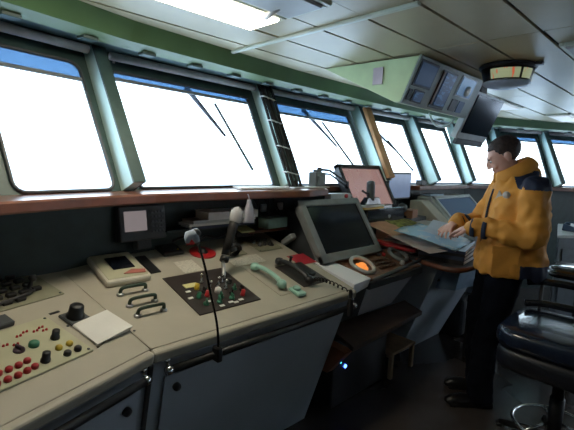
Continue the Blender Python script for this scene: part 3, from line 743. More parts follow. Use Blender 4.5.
# centre shelf behind radar, carries chart monitor
PC_=MB(); PC_.box((3.22,2.03,.981),(1.06,.27,.236),bev=.006); tag(PC_.build('rear_cabinet',dkgrey),'dark cabinet below the window ledge carrying the black chart monitor','cabinet')
EC=empty('chart_monitor','large black framed monitor with pinkish screen under the third window','monitor',loc=(3.03,2.0,1.10)); ei=EC.matrix_basis.inverted()
ez=V((0,.20,.345)).normalized(); ex=V((1,0,0)); en=ex.cross(ez)
ME=Mx(((1,ez.x,en.x,2.71),(0,ez.y,en.y,1.995),(0,ez.z,en.z,1.175),(0,0,0,1)))
W2,H2=.65,.435
b=MB()
for c,d in (((W2/2,.0225,0),(W2,.045,.05)),((W2/2,H2-.0175,0),(W2,.035,.05)),((.02,H2/2,0),(.04,H2,.05)),((W2-.02,H2/2,0),(.04,H2,.05))): b.box(c,d,bev=.004)
b.box((W2/2,H2/2,-.035),(W2-.06,H2-.06,.05))
bz=b.build('bezel',black,EC,M=ei@ME)
b=MB(); b.box((W2/2,H2/2+.005,.002),(W2-.07,H2-.07,.012)); b.build('screen',pink_screen,bz)
b=MB(); b.box((3.03,1.945,1.155),(.58,.12,.11),bev=.012,seg=2); b.box((3.03,2.0,1.19),(.4,.08,.08),bev=.01); b.build('base',blackg,EC,M=ei)
b=MB(); b.lathe([(.016,0),(.016,.006),(.004,.008)],seg=14); b.build('badge',steel,EC,M=ei@T(3.06,1.884,1.14)@Mx.Rotation(R(90),4,'X'))
# torch/tray and radio handset in front of the monitor
tt=empty('desk_lamp','small black lamp head on a pale and amber tray in front of the pinkish screen','lamp',loc=(2.81,1.905,1.213))
b=MB(); b.box((0,0,.010),(.26,.09,.018),bev=.006,seg=2); b.build('tray',yellowp,tt)
b=MB(); b.box((.0,0,.027),(.27,.095,.016),bev=.006,seg=2); b.build('tray_lid',white,tt)
b=MB(); b.hexa([(-.12,-.03,.036),(.11,-.03,.036),(.11,.03,.036),(-.12,.03,.036),(-.07,-.02,.095),(.09,-.02,.095),(.09,.02,.095),(-.07,.02,.095)],bev=.006); b.build('foot',blackg,tt)
b=MB(); b.tube(sm([(-.005,0,.07),(-.01,0,.13),(-.015,0,.19),(-.02,0,.225)],4),[.028,.030,.032,.033,.034,.034,.034,.034,.034,.033,.032,.028,.015][:13],12); b.build('lamp_head',dkgrey,tt)
b=MB(); b.tube(sm([(-.03,0,.12),(-.09,-.01,.13),(-.14,-.01,.15)],4),.008,8); b.build('side_arm',black,tt)
# swing-arm lamp
sw=empty('swing_arm_lamp','grey box and black folding arm reaching to the chart monitor','lamp arm',loc=(2.345,2.08,1.384))
b=MB(); b.box((0,0,.05),(.11,.08,.12),bev=.008,seg=2); b.box((-.01,-.055,.05),(.07,.012,.07),bev=.004); b.box((.0,0,.115),(.05,.05,.03),bev=.004); b.build('housing',grey,sw)
b=MB(); b.tube([(.02,0,.13),(.14,.0,.125),(.36,.0,.03)],.009,8); b.tube([(.04,0,.10),(.15,0,.095),(.36,.0,.0)],.007,8); b.lathe([(.018,-.015),(.018,.015)],seg=12,c=(.02,0,.13)); b.build('arm',black,sw)
b=MB(); b.box((.365,.0,.012),(.03,.03,.06),bev=.006); b.build('arm_bracket',blackg,sw)
# small items on the ledge left of chart monitor
ib=boxed('instrument_box','white instrument with red button standing just behind the large dark radar screen','instrument',(2.545,2.03,1.29),(.25,.06,.09),lgrey)
b=MB(); b.lathe([(.016,0),(.016,.014),(.004,.016)],seg=14); b.build('red_button',red,ib,M=ib.matrix_basis.inverted()@T(2.60,1.999,1.315)@Mx.Rotation(R(90),4,'X'))
# pale blue monitor
bm_=empty('small_monitor','small flat monitor with pale blue screen beside the black chart monitor','monitor',loc=(3.58,2.11,1.10))
b=MB(); b.box((0,.012,.275),(.42,.03,.26),bev=.006); b.build('bezel',black,bm_)
b=MB(); b.box((0,-.004,.275),(.385,.004,.225)); b.build('screen',sky_screen,bm_)
b=MB(); b.box((0,.01,.01),(.2,.13,.018),bev=.005); b.tube([(0,.02,.01),(0,.02,.16)],.018,10); b.build('stand',black,bm_)
sp=empty('desk_microphone','round grey ball-shaped device in front of the small pale blue monitor','device',loc=(3.385,1.95,1.103)); b=MB(); b.lathe([(.045,0),(.045,.012),(.015,.02),(.015,.05)],seg=18); b.build('base',black,sp); b=MB(); b.lathe([(.012,.04),(.035,.055),(.046,.085),(.035,.115),(.012,.128)],seg=18); b.build('ball',dkgrey,sp)
boxed('loudspeaker_box','dark box on the window ledge right of the pale blue monitor','box',(3.98,2.10,1.383+.025),(.10,.07,.05),black)

# ------------------------------------------------------------------ chart table
CT=empty('chart_table','dark topped chart table with rounded brown wooden rim in front of the standing man','table',loc=(3.5,1.6,0)); ti=CT.matrix_basis.inverted()
outl=[(2.87,1.89),(2.87,1.45),(2.80,1.405),(2.76,1.35),(2.72,1.24),(2.73,1.15),(2.79,1.115),(2.9,1.105),(3.4,1.10),(4.05,1.10),(4.45,1.45),(4.95,1.6),(4.95,1.89)]
b=MB(); b.prism(outl,2,.865,.895,bev=.004); b.build('tabletop',dkgrey,CT,M=ti)
b=MB(); b.tube([(x,y,.88) for x,y in sm([(2.80,1.405,0),(2.76,1.34,0),(2.72,1.24,0),(2.73,1.15,0),(2.79,1.112,0),(2.9,1.10,0),(3.4,1.095,0),(4.05,1.095,0)],4)] if False else [(p.x,p.y,.882) for p in sm([(2.80,1.46,0),(2.76,1.38,0),(2.72,1.24,0),(2.73,1.15,0),(2.79,1.112,0),(2.9,1.10,0),(3.4,1.095,0),(4.05,1.095,0)],4)],.018,8); b.build('wooden_rim',wood,CT,M=ti)
b=MB(); b.hexa([(3.05,1.68,0),(3.72,1.66,0),(3.72,2.15,0),(3.05,2.15,0),(2.88,1.32,.86),(3.72,1.28,.86),(3.72,2.15,.86),(2.88,2.15,.86)]); b.build('cabinet',body_m,CT,M=ti)
b=MB(); b.lathe([(.014,-.01),(.014,.006),(.004,.008)],seg=12); b.build('latch',black,CT,M=ti@T(3.0,1.375,.72)@Mx.Rotation(R(70),4,'X'))
b=MB(); b.hexa([(4.1,1.68,0),(4.5,1.68,0),(4.5,2.15,0),(4.1,2.15,0),(4.1,1.3,.86),(4.5,1.3,.86),(4.5,2.15,.86),(4.1,2.15,.86)]); b.build('cabinet',body_m,CT,M=ti)
b=MB(); b.box((3.9,2.0,.43),(.5,.1,.86)); b.build('back_panel',dkgrey,CT,M=ti)
b=MB(); b.hexa([(3.02,1.25,.66),(3.42,1.2,.66),(3.42,1.6,.62),(3.02,1.6,.62),(2.98,1.2,.86),(3.5,1.12,.86),(3.5,1.6,.86),(2.98,1.6,.86)]) ; b.build('drawer_box',mat('pale_blue_cabinet',(.24,.36,.50),.4),CT,M=ti)
# binders/books stacked at the front
zz=.897
for k,(th,m,lb_) in enumerate(((.030,black,'black binder lowest in the stack under the charts'),(.028,bluebind,'navy binder second from the bottom under the charts'),(.020,black,'black binder third from the bottom under the charts'),(.020,bluebind,'navy binder topmost of the stack under the charts'))):
    o=empty('binder',lb_,'binder',M=T(3.08-.01*k,1.335+.004*k,zz+th/2)@Mx.Rotation(R(8+2*k),4,'Z'),group='binders under the charts')
    b=MB(); b.box((0,0,th/2-.0015),(.50,.32,.003)); b.box((0,0,-th/2+.0015),(.50,.32,.003)); b.box((-.249,0,0),(.003,.32,th),bev=.001); b.build('cover',m,o)
    b=MB(); b.box((.003,0,0),(.49,.314,th-.007)); b.build('pages',paper,o)
    zz+=th+.001
def curved(name,label,c,w,h,rz,m,amp=.012,cat='chart',nx=14,ny=10,seed=0,rise=0.,tilt=0.):
    b=MB(); g_=[]
    for j in range(ny+1):
        r_=[]
        for i in range(nx+1):
            x=(i/nx-.5)*w; y=(j/ny-.5)*h; z=amp*(.5+.5*math.sin(i*.55+seed)*math.cos(j*.5+seed*2))+rise*(i/nx)**2
            r_.append(b.bm.verts.new((x,y,z)))
        g_.append(r_)
    top=[]
    for j in range(ny):
        for i in range(nx): f=b.bm.faces.new((g_[j][i],g_[j][i+1],g_[j+1][i+1],g_[j+1][i])); f.smooth=True
    bmesh.ops.solidify(b.bm,geom=list(b.bm.faces),thickness=-.002)
    o=b.build(name,m,M=T(*c)@Mx.Rotation(R(rz),4,'Z')@Mx.Rotation(R(tilt),4,'X')); return tag(o,label,cat)
curved('chart_sheet','pinkish printed chart sheet hanging over the left of the binder stack',(2.93,1.42,1.012),.54,.40,-12,chartpink,.006,seed=1,tilt=8)
curved('chart_sheet','large pale blue nautical chart under the hand of the man',(3.03,1.45,1.040),.56,.46,10,map_marks,.014,seed=2,tilt=11)
curved('chart_sheet','white-blue folded sheet on top of the blue chart',(3.08,1.42,1.056),.28,.24,14,mat('bluish_white_paper',(.76,.82,.90),.8,var=.03),.012,seed=3,rise=.06,tilt=12)
b=MB(); b.hexa([(-.20,-.16,-.135),(.20,-.16,-.135),(.20,.18,-.135),(-.20,.18,-.135),(-.20,-.16,-.005),(.20,-.16,-.005),(.20,.18,.065),(-.20,.18,.065)],bev=.004); tag(b.build('paper_stack',chartpink,loc=(3.09,1.71,1.035)),'thick sloping stack of pale papers behind the blue chart','paper stack')
curved('paper_sheet','orange-tinted paper lying before the black monitor base',(2.90,1.74,1.072),.36,.30,-10,orangepaper,.006,seed=4,cat='paper',tilt=11)
curved('folded_map','green and yellow folded map behind the charts',(3.12,1.75,1.082),.30,.22,-10,chartgreen,.012,seed=5,cat='map',tilt=11)
curved('paper_sheet','wide pale sheet lying to the right of the green map',(3.53,1.69,1.060),.40,.36,6,paper,.008,seed=6,cat='paper')
b=MB(); b.box((0,0,0),(.33,.36,.15),bev=.004); tag(b.build('paper_stack',chartpink,loc=(3.53,1.68,.972)),'stack of papers in front of the beige radar housing','paper stack')
boxed('folder','red folder lying on the radar shelf edge left of the charts','folder',(2.80,1.66,.957),(.10,.34,.022),red,rz=20,bev=.003,rx=6)
boxed('tablet','dark grey flat tablet on top of the red folder','tablet',(2.86,1.68,1.00),(.12,.16,.014),dkgrey,rz=20,bev=.003)
boxed('card_box','small open brown cardboard box behind the charts','box',(3.47,1.93,1.137),(.16,.12,.075),mat('brown_card',(.30,.14,.075),.7),rz=12)

# ------------------------------------------------------------------ second radar
R2=empty('second_radar','beige radar unit with tilted blue-grey screen behind the hands of the man','radar',loc=(4.3,1.9,.895)); 
b=MB(); b.prism([(1.70-1.9,0),(1.70-1.9,.10),(1.98-1.9,.375),(2.12-1.9,.375),(2.12-1.9,0)],0,-.34,.62,bev=.008); b.build('housing',lgrey,R2)
b=MB(); b.prism([(1.62-1.9,.0),(1.66-1.9,.07),(1.98-1.9,.34),(2.10-1.9,.34),(2.10-1.9,0)],0,-.52,-.345,bev=.008); b.build('left_housing',mat('beige_housing',(.50,.46,.38),.45),R2)
ez=V((0,.28,.275)).normalized(); en=V((1,0,0)).cross(ez)
M2=Mx(((1,ez.x,en.x,-.30),(0,ez.y,en.y,-.20),(0,ez.z,en.z,.10),(0,0,0,1)))
b=MB(); 
for c,d in (((.44,.02,.008),(.88,.04,.02)),((.44,.37,.008),(.88,.04,.02)),((.02,.195,.008),(.04,.39,.02)),((.86,.195,.008),(.04,.39,.02))): b.box(c,d,bev=.003)
bz=b.build('bezel',lgrey,R2,M=M2); b=MB(); b.box((.44,.195,.004),(.82,.33,.008)); b.build('screen',blueglass,bz)
boxed('notebook','pale blue notepad on top of the beige radar unit','notepad',(4.16,2.06,1.283),(.30,.12,.02),mat('pale_blue_pad',(.40,.52,.66),.6),rz=0,bev=.003)

# ------------------------------------------------------------------ under the desks
pc=empty('computer_tower','black computer tower with blue power light under the brown board','computer',loc=(2.27,1.75,0))
b=MB(); b.box((0,0,.235),(.62,.44,.46),bev=.01,seg=2); b.build('case',black,pc)
b=MB(); b.lathe([(.012,0),(.012,.006)],seg=16,M=T(-.18,-.22,.26)@Mx.Rotation(R(90),4,'X')); b.build('power_light',mat('blue_led',(.02,.05,.3),.3,emit=(.05,.15,1.),es=6),pc)
b=MB(); b.lathe([(.006,0),(.006,.005)],seg=12,M=T(-.23,-.22,.30)@Mx.Rotation(R(90),4,'X')); b.build('drive_light',mat('green_led',(.02,.2,.2),.3,emit=(.05,.5,.5),es=1.5),pc)
b=MB(); b.prism([(1.90,1.34),(2.80,1.385),(2.92,1.60),(2.03,1.64)],2,.482,.512,bev=.003); tag(b.build('wooden_board',brownb),'dark brown board lying across the black computer tower','board')
b=MB(); b.hexa([(1.87,1.50,.30),(1.93,1.50,.30),(1.93,1.66,.30),(1.87,1.66,.30),(1.86,1.36,.478),(1.93,1.36,.478),(1.96,1.66,.478),(1.90,1.66,.478)]); tag(b.build('wooden_bracket',mat('orange_brown_wood',(.36,.16,.08),.5),None),'orange-brown wooden bracket at the left end of the brown board','bracket')
stl=empty('wooden_step','low pale wooden step stool beside the computer tower','step stool',loc=(2.76,1.60,0))
b=MB(); b.box((0,0,.195),(.34,.24,.022),bev=.004); b.build('seat',palewood,stl)
for x in(-.15,.15):
    for y in(-.10,.10): b=MB(); b.box((x,y,.092),(.03,.03,.184),bev=.003); b.build('leg',palewood,stl)
bgp=empty('kit_bag','dark crumpled kit bag under the chart table','bag',loc=(3.91,1.60,0))
b=MB(); b.box((0,0,.19),(.30,.26,.38),bev=.05,seg=3)
for v in b.bm.verts: v.co+=V(noise.noise_vector(v.co*7))*.03
b.build('bag_body',mat('grey_bag_fabric',(.05,.055,.06),.7),bgp); b=MB(); b.tube(sm([(-.08,0,.36),(-.06,0,.44),(.06,0,.44),(.08,0,.36)],5),.012,8); b.build('strap',black,bgp)
b=MB(); b.box((0,-.14,.22),(.16,.012,.05),bev=.004); b.build('buckle',lgrey,bgp)
boxed('black_case','tall black case standing on the floor behind the legs of the man','case',(3.50,1.19,.27),(.20,.22,.54),black)

# ------------------------------------------------------------------ right side counter
RCn=empty('side_counter','grey counter cabinet with pale top behind the man at the right edge','cabinet')
CP=[(4.50,.95),(5.30,.45),(6.10,.80),(5.50,1.17)]
b=MB(); b.prism(CP,2,0,.96,bev=.006); b.build('cabinet_body',mat('slate_cabinet',(.14,.17,.20),.45),RCn)
b=MB(); b.prism([(5.35+(x-5.35)*1.03,.84+(y-.84)*1.05) for x,y in CP],2,.961,.99,bev=.006); b.build('worktop',lgrey,RCn)
MC=T(4.50,.95,0)@Mx.Rotation(math.atan2(-.5,.8),4,'Z')
for x in(.25,.70):
    b=MB(); b.box((x,-.008,.45),(.40,.012,.82),bev=.003); o=b.build('door',mat('slate_cabinet',(0,0,0)),RCn,M=MC); q=MB(); q.box((x+.15,-.022,.6),(.012,.02,.10),bev=.003); q.build('door_handle',steel,o)
ph=empty('blue_telephone','dark blue desk telephone on the side counter','telephone',M=T(4.95,.90,.992)@Mx.Rotation(R(-10),4,'Z'))
b=MB(); b.hexa([(-.09,-.10,0),(.09,-.10,0),(.09,.10,0),(-.09,.10,0),(-.085,-.095,.03),(.085,-.095,.03),(.085,.095,.07),(-.085,.095,.07)],bev=.006); b.build('base',mat('dark_blue_plastic',(.02,.05,.10),.35),ph)
b=handset(.19,None,'',.013); b.build('handset',mat('dark_blue_plastic',(0,0,0)),ph,M=T(-.05,0,.05))
# ------------------------------------------------------------------ overhead display box
OB=empty('overhead_display_box','pale green overhead box with three instrument displays hanging from the ceiling','display box',loc=(2.7,1.5,2.2)); oi=OB.matrix_basis.inverted()
b=MB(); b.prism([(1.94,2.199),(1.235,2.185),(1.34,1.94),(1.37,1.935)],0,2.205,3.10,bev=.003); b.build('casing',lgreen if False else mat('pale_mint_casing',(.62,.76,.44),.45,var=.03),OB,M=oi)
fd=(V((0,1.34,1.94))-V((0,1.235,2.185))); fl_=fd.length; fy=-fd.normalized(); fn=V((1,0,0)).cross(fy)
MO=Mx(((1,fy.x,fn.x,2.205),(0,fy.y,fn.y,1.34),(0,fy.z,fn.z,1.94),(0,0,0,1)))
b=MB(); b.box((.45,fl_/2,.006),(.90,fl_+.012,.014),bev=.003); fo=b.build('front_panel',mat('grey_green_panel',(.30,.36,.33),.45),OB,M=oi@MO)
def disp(x0,x1,y0,y1,m,nm='screen',fr=True,h=.013):
    q=MB(); q.box(((x0+x1)/2,(y0+y1)/2,h),(x1-x0,y1-y0,.008),bev=.002); return q.build(nm,m,fo)
disp(.02,.235,.105,.255,black,'display_frame'); disp(.035,.22,.118,.243,blueglass,h=.017)
disp(.02,.06,.02,.085,black,'display_frame'); disp(.075,.20,.015,.09,black,'display_frame'); disp(.09,.185,.025,.08,scr_marks,h=.017)
disp(.30,.50,.01,.245,black,'display_frame'); disp(.345,.485,.03,.235,scr_marks,h=.017); disp(.305,.325,.03,.235,mat('brown_strip',(.20,.10,.08),.4),'label_strip',h=.018)
disp(.56,.80,.12,.258,lgrey,'display_frame'); disp(.575,.785,.13,.248,sky_screen if False else mat('blue_panel_display',(.10,.18,.30),.3,emit=(.15,.28,.48),es=.2),h=.017)
disp(.57,.66,.02,.10,black,'display_frame'); disp(.68,.77,.02,.10,blueglass)
b=MB(); b.lathe([(.035,0),(.035,.012),(.03,.016),(.004,.016)],seg=20); b.build('round_gauge',white,fo,M=T(.70,.17,.018))
q=MB(); q.box((2.198,1.50,2.10),(.004,.07,.10)); q.build('paper_notice',mat('pinkish_notice',(.62,.52,.56),.8),OB,M=oi)
# hanging monitor
HM=empty('hanging_monitor','flat dark monitor hanging tilted from the ceiling right of the display box','monitor',loc=(3.3,1.35,2.05)); hi=HM.matrix_basis.inverted()
fy=V((0,-.115,.29)).normalized(); fn=V((1,0,0)).cross(fy)
MH=Mx(((1,fy.x,fn.x,3.12),(0,fy.y,fn.y,1.395),(0,fy.z,fn.z,1.80),(0,0,0,1)))
b=MB(); b.box((.27,.17,-.02),(.56,.36,.05),bev=.006); hz=b.build('housing',lgrey,HM,M=hi@MH)
b=MB(); b.box((.275,.185,.008),(.50,.29,.010),bev=.002); b.build('screen',mat('navy_dark_screen',(.010,.016,.035),.12,spec=.25),hz)
b=MB(); b.box((.27,-.03,-.005),(.5,.045,.03),bev=.004); b.build('lower_rail',dkgrey,hz)
b=MB(); b.box((3.36,1.34,2.16),(.12,.05,.10),bev=.006); b.build('ceiling_bracket',black,HM,M=hi)
b=MB(); b.tube(sm([(3.16,1.44,1.93),(3.14,1.50,1.88),(3.13,1.58,1.90),(3.14,1.64,1.99)],5),.008,8); tag(b.build('monitor_cable',lgrey),'pale cable looping behind the hanging monitor','cable')
# ceiling rudder indicator
RI=empty('rudder_indicator','round black-rimmed ceiling indicator with lit dial windows','indicator',loc=(2.79,.965,2.2))
b=MB(); b.lathe([(.205,0),(.215,-.010),(.207,-.026),(.19,-.03)],seg=40); b.build('rim',black,RI)
b=MB(); b.lathe([(.195,-.028),(.168,-.118)],seg=48); b.build('dial_drum',black,RI)
b=MB(); b.lathe([(.172,-.112),(.178,-.120),(.165,-.130),(.10,-.146),(.02,-.150)],seg=40); b.build('bottom_dome',mat('pale_blue_dome',(.50,.58,.68),.35),RI)
for a0,a1 in ((160,228),(234,264),(290,330),(345,400),(50,100)):
    b=MB(); n=8
    for (r0,z0),(r1,z1) in (((.190,-.042),(.1725,-.104)),):
        A=[];B_=[]
        for k in range(n+1):
            a=R(a0+(a1-a0)*k/n); A.append(b.bm.verts.new(((r0+.003)*math.cos(a),(r0+.003)*math.sin(a),z0))); B_.append(b.bm.verts.new(((r1+.003)*math.cos(a),(r1+.003)*math.sin(a),z1)))
        for k in range(n): b.bm.faces.new((A[k],A[k+1],B_[k+1],B_[k]))
    bmesh.ops.solidify(b.bm,geom=list(b.bm.faces),thickness=.002)
    b.build('dial_window',disp_marks,RI)
b=MB(); b.box((-.02,-.235,-.012),(.05,.05,.022),bev=.004); b.build('side_catch',black,RI)
RI.scale=(.76,.76,.90)

# ------------------------------------------------------------------ helm chair
CH=empty('helm_chair','dark blue padded pedestal chair with chrome foot ring at the right','chair',loc=(2.665,.47,0),rz=R(0))
b=MB()
def cushion(w,d,z0,z1,r,crown):
    m=MB(); N=14; rings=[]
    for j,(f,zz_) in enumerate(((.90,z0),(.97,z0+.012),(1.,z0+.035),(1.,z1-.045),(.985,z1-.02),(.94,z1-.004),(.8,z1+crown*.4),(.5,z1+crown*.8),(.2,z1+crown))):
        ring=[]
        for k in range(48):
            a=2*math.pi*k/48; c,s=math.cos(a),math.sin(a); e=.38
            ring.append(m.bm.verts.new((w/2*f*math.copysign(abs(c)**e,c),d/2*f*math.copysign(abs(s)**e,s),zz_)))
        rings.append(ring)
    for a,b2 in zip(rings,rings[1:]):
        for k in range(48): f=m.bm.faces.new((a[k],a[(k+1)%48],b2[(k+1)%48],b2[k])); f.smooth=True
    m.bm.faces.new(rings[0][::-1]); f=m.bm.faces.new(rings[-1]); f.smooth=True
    return m
cushion(.60,.60,.60,.71,.05,.012).build('seat_cushion',leather,CH)
cushion(.58,.58,.475,.603,.05,0).build('seat_shell',mat('black_shell',(.014,.016,.022),.4),CH)
b=MB(); b.tube([(0,0,.03),(0,0,.30)],.038,16); b.tube([(0,0,.30),(0,0,.49)],.030,16); b.build('pedestal',black,CH)
b=MB(); b.tube([(.21*math.cos(a*math.pi/20),.21*math.sin(a*math.pi/20),.13) for a in range(40)],.010,8,closed=True)
for a in (30,150,270): b.tube([(.03*math.cos(R(a)),.03*math.sin(R(a)),.16),(.21*math.cos(R(a)),.21*math.sin(R(a)),.13)],.008,8)
b.build('foot_ring',chrome,CH)
for a in range(5):
    q=MB(); c,s=math.cos(R(20+72*a)),math.sin(R(20+72*a)); q.tube([(0,0,.055),(.14*c,.14*s,.05),(.28*c,.28*s,.025)],[.03,.024,.016],10); q.lathe([(.022,0),(.022,.02)],c=(.28*c,.28*s,0),seg=12); q.build('base_leg',black,CH)
for z,rr in ((.885,.020),(.745,.020)):
    q=MB(); q.tube(sm([(.20,.27,z-.005),(.245,.20,z+.004),(.262,.05,z+.008),(.262,-.10,z+.004),(.24,-.22,z-.002),(.18,-.29,z-.01)],6),rr,12,flat=1.15); q.build('armrest_rail',mat('glossy_black_vinyl',(.012,.013,.016),.12,coat=.6),CH)
for y in(.20,-.2): 
    q=MB(); q.tube([(.245,y,.60),(.25,y,.89)],.011,8); q.build('rail_post',black,CH)
q=MB(); q.box((.12,-.30,.95),(.44,.05,.42),bev=.03,seg=3); q.build('backrest',leather,CH)
q=MB(); q.tube([(.05,.0,.56),(-.16,.22,.50)],.005,6); q.build('lever',steel,CH)

BS=empty('bar_stool','black padded round stool at the right edge behind the helm chair','stool',loc=(3.90,.64,0))
cushion(.42,.42,.755,.835,.04,.01).build('seat_cushion',mat('glossy_black_vinyl',(.012,.013,.016),.12,coat=.6),BS)
b=MB(); b.tube([(0,0,.03),(0,0,.76)],.028,14); b.build('pedestal',black,BS)
b=MB(); b.lathe([(.20,0),(.20,.012),(.06,.03),(.03,.06)],seg=32); b.build('base_plate',steel,BS)

# ------------------------------------------------------------------ the man
def ell(b,c,r,M=None,seg=20,rings=12):
    bf=set(b.bm.verts)
    bmesh.ops.create_uvsphere(b.bm,u_segments=seg,v_segments=rings,radius=1.)
    vs=[v for v in b.bm.verts if v not in bf]
    MM=T(*c)@(M if M is not None else Mx.Identity(4))@Mx.Diagonal((*r,1)); bmesh.ops.transform(b.bm,matrix=MM,verts=vs)
def limb(b,pts,rad,flat=None): 
    P=[V(p) for p in pts]
    b.tube(P,rad,16,flat=flat)
    for p,r in ((P[0],rad[0]),(P[-1],rad[-1])): ell(b,p,(r,r,r),seg=14,rings=8)
def fuse(b,voxel,smooth,it,disp=0.,dscale=8.,dirv=None,parent=None,name='x',mats=None,classify=None,M=None):
    me=bpy.data.meshes.new('tmp'); bmesh.ops.recalc_face_normals(b.bm,faces=list(b.bm.faces)); b.bm.to_mesh(me); b.bm.free()
    o=bpy.data.objects.new('tmp',me); COL.objects.link(o)
    r=o.modifiers.new('r','REMESH'); r.mode='VOXEL'; r.voxel_size=voxel
    s=o.modifiers.new('s','SMOOTH'); s.factor=smooth; s.iterations=it
    dg=bpy.context.evaluated_depsgraph_get(); dg.update()
    m2=bpy.data.meshes.new_from_object(o.evaluated_get(dg)); bpy.data.objects.remove(o); m2.name=name
    if disp:
        ns=[v.normal.copy() for v in m2.vertices]
        for v,n in zip(m2.vertices,ns):
            q=v.co; v.co=q+n*(disp*(noise.noise(V((q.x*dscale,q.y*dscale,q.z*dscale*.6+q.x*2)))+.5*noise.noise(q*dscale*2.3)))
    m2.materials.clear()
    for m in mats: m2.materials.append(m)
    for p in m2.polygons:
        p.use_smooth=True
        p.material_index=classify(p.center) if classify else 0
    ob=bpy.data.objects.new(name,m2); COL.objects.link(ob)
    if parent is not None: ob.parent=parent
    if M is not None: ob.matrix_basis=M
    return ob
HEADM=T(.0,.050,1.658)@Mx.Rotation(R(-33),4,'X')@Mx.Rotation(R(-10),4,'Z')   # head frame: origin centre of head, tilted to look down
def H(p): return HEADM@V(p)
HR=HEADM.to_3x3().to_4x4()
b=MB()
# head
def he(c,r,ex=0): ell(b,H(c),r,HR@Mx.Rotation(R(ex),4,'X'))
he((0,-.012,.028),(.076,.097,.088)); he((0,.028,-.002),(.066,.072,.085)); he((0,.040,-.062),(.050,.052,.045)); he((0,.066,-.088),(.024,.022,.020))
he((0,.075,.030),(.052,.022,.016)); # brow
he((0,.100,-.012),(.012,.020,.024),-20); he((0,.111,-.026),(.014,.014,.012)); he((0,.094,.010),(.009,.012,.020))
for s in(-1,1):
    he((s*.030,.076,-.030),(.024,.020,.020)); he((s*.012,.104,-.030),(.009,.009,.008))
    he((s*.045,.030,-.055),(.022,.035,.028))
    he((s*.078,-.008,-.002),(.010,.020,.032),-8); he((s*.084,-.014,.006),(.008,.018,.024),-8); he((s*.078,-.002,-.026),(.007,.010,.010))
he((0,.093,-.052),(.022,.011,.006)); he((0,.090,-.064),(.020,.011,.007)); he((0,.082,-.075),(.022,.012,.008))
limb(b,[(0,-.02,1.42),(0,-.010,1.50),(0,.02,1.60)],[.062,.058,.056])
# torso and legs (covered by the clothes)
limb(b,[(0,-.01,.98),(0,-.01,1.10),(0,-.015,1.25),(0,-.02,1.38),(0,-.02,1.43)],[.11,.10,.11,.10,.07])
limb(b,[(-.17,-.03,1.42),(.17,-.03,1.42)],[.045,.045])
shL,elL,wrL=V((-.208,-.065,1.46)),V((-.275,-.05,1.185)),V((-.12,.235,1.195))
shR,elR,wrR=V((.205,-.04,1.46)),V((.265,.06,1.18)),V((.115,.285,1.185))
for sh_,el,wr in ((shL,elL,wrL),(shR,elR,wrR)): limb(b,[sh_,(sh_+el)/2,el],[.042,.042,.038]); limb(b,[el,el.lerp(wr,.4),wr],[.038,.036,.026])
for s,ft in ((-1,V((-.125,.10,.08))),(1,V((.085,.05,.08)))):
    hip=V((s*.09,0,.93)); kn=V((s*.105,.075,.51)); limb(b,[hip,hip.lerp(kn,.5),kn],[.085,.075,.055]); limb(b,[kn,kn.lerp(ft,.35),ft],[.055,.053,.038]); limb(b,[ft,ft+V((s*.01,.07,-.04))],[.034,.028])
# hands: palm, four fingers, thumb
def hand(wr,fw,dn,side):
    fw=fw.normalized(); dn=dn.normalized(); lat=fw.cross(dn).normalized()*side   # lat points towards the thumb
    pc_=wr+fw*.055
    Mh=Mx(((lat.x,fw.x,dn.x,0),(lat.y,fw.y,dn.y,0),(lat.z,fw.z,dn.z,0),(0,0,0,1)))
    ell(b,pc_,(.041,.052,.017),Mh); limb(b,[wr,wr+fw*.03],[.026,.026])
    for k,(o_,L_) in enumerate(((.030,.070),(.010,.080),(-.011,.074),(-.031,.058))):
        s0=pc_+lat*o_+fw*.030; c1=.012+.006*k; spread=lat*(o_*.25)
        limb(b,[s0,s0+fw*L_*.45+dn*c1*.35+spread*.4,s0+fw*L_*.78+dn*(c1*1.2)+spread*.8,s0+fw*L_*.98+dn*(c1*2.1)+spread],[.0098,.0090,.0082,.0072])
    s0=pc_+lat*.028-fw*.030
    limb(b,[s0,s0+lat*.030+fw*.022+dn*.006,s0+lat*.044+fw*.048+dn*.012,s0+lat*.046+fw*.068+dn*.018],[.014,.0125,.0105,.009])
hand(wrL,V((.62,.62,-.28)),V((.1,-.35,-.95)),1)
hand(wrR,V((-.62,.60,-.25)),V((0,-.3,-.95)),-1)
MAN=T(2.93,.93,0)@Mx.Rotation(R(38),4,'Z')
man=fuse(b,.0048,.5,3,name='person',mats=[skin_m],M=MAN)
tag(man,'man in an orange jacket and black trousers standing at the chart table looking down','person')
# eyes, brows
b=MB()
for s in(-1,1): ell(b,H((s*.029,.084,.008)),(.013,.009,.009),HR)
b.build('eye',mat('eye_white',(.5,.47,.44),.3),man)
b=MB()
for s in(-1,1): ell(b,H((s*.029,.0925,.024)),(.017,.006,.004),HR); ell(b,H((s*.029,.0915,.006)),(.006,.004,.006),HR)
b.build('eyebrow',hair_m,man)
# hair: cap over the skull, short at nape
b=MB(); ell(b,H((0,-.018,.036)),(.083,.102,.090),HR,40,28)
for v in list(b.bm.verts):
    p=HEADM.inverted()@v.co
    lim=.066 if p.y>.05 else (.066-.09*(.05-p.y)/.05 if p.y>0 else -.035-.055*min(1,-p.y/.06))
    if p.y>0 and abs(p.x)>.05 and False: lim=.02
    v.co+=V(noise.noise_vector(v.co*35))*.004
    if p.z<lim: 
        c=H((0,-.012,.02)); v.co=c+(v.co-c)*.80
b.bm.normal_update()
ob=b.build('hair',hair_m,man)
for p in ob.data.polygons: p.use_smooth=True
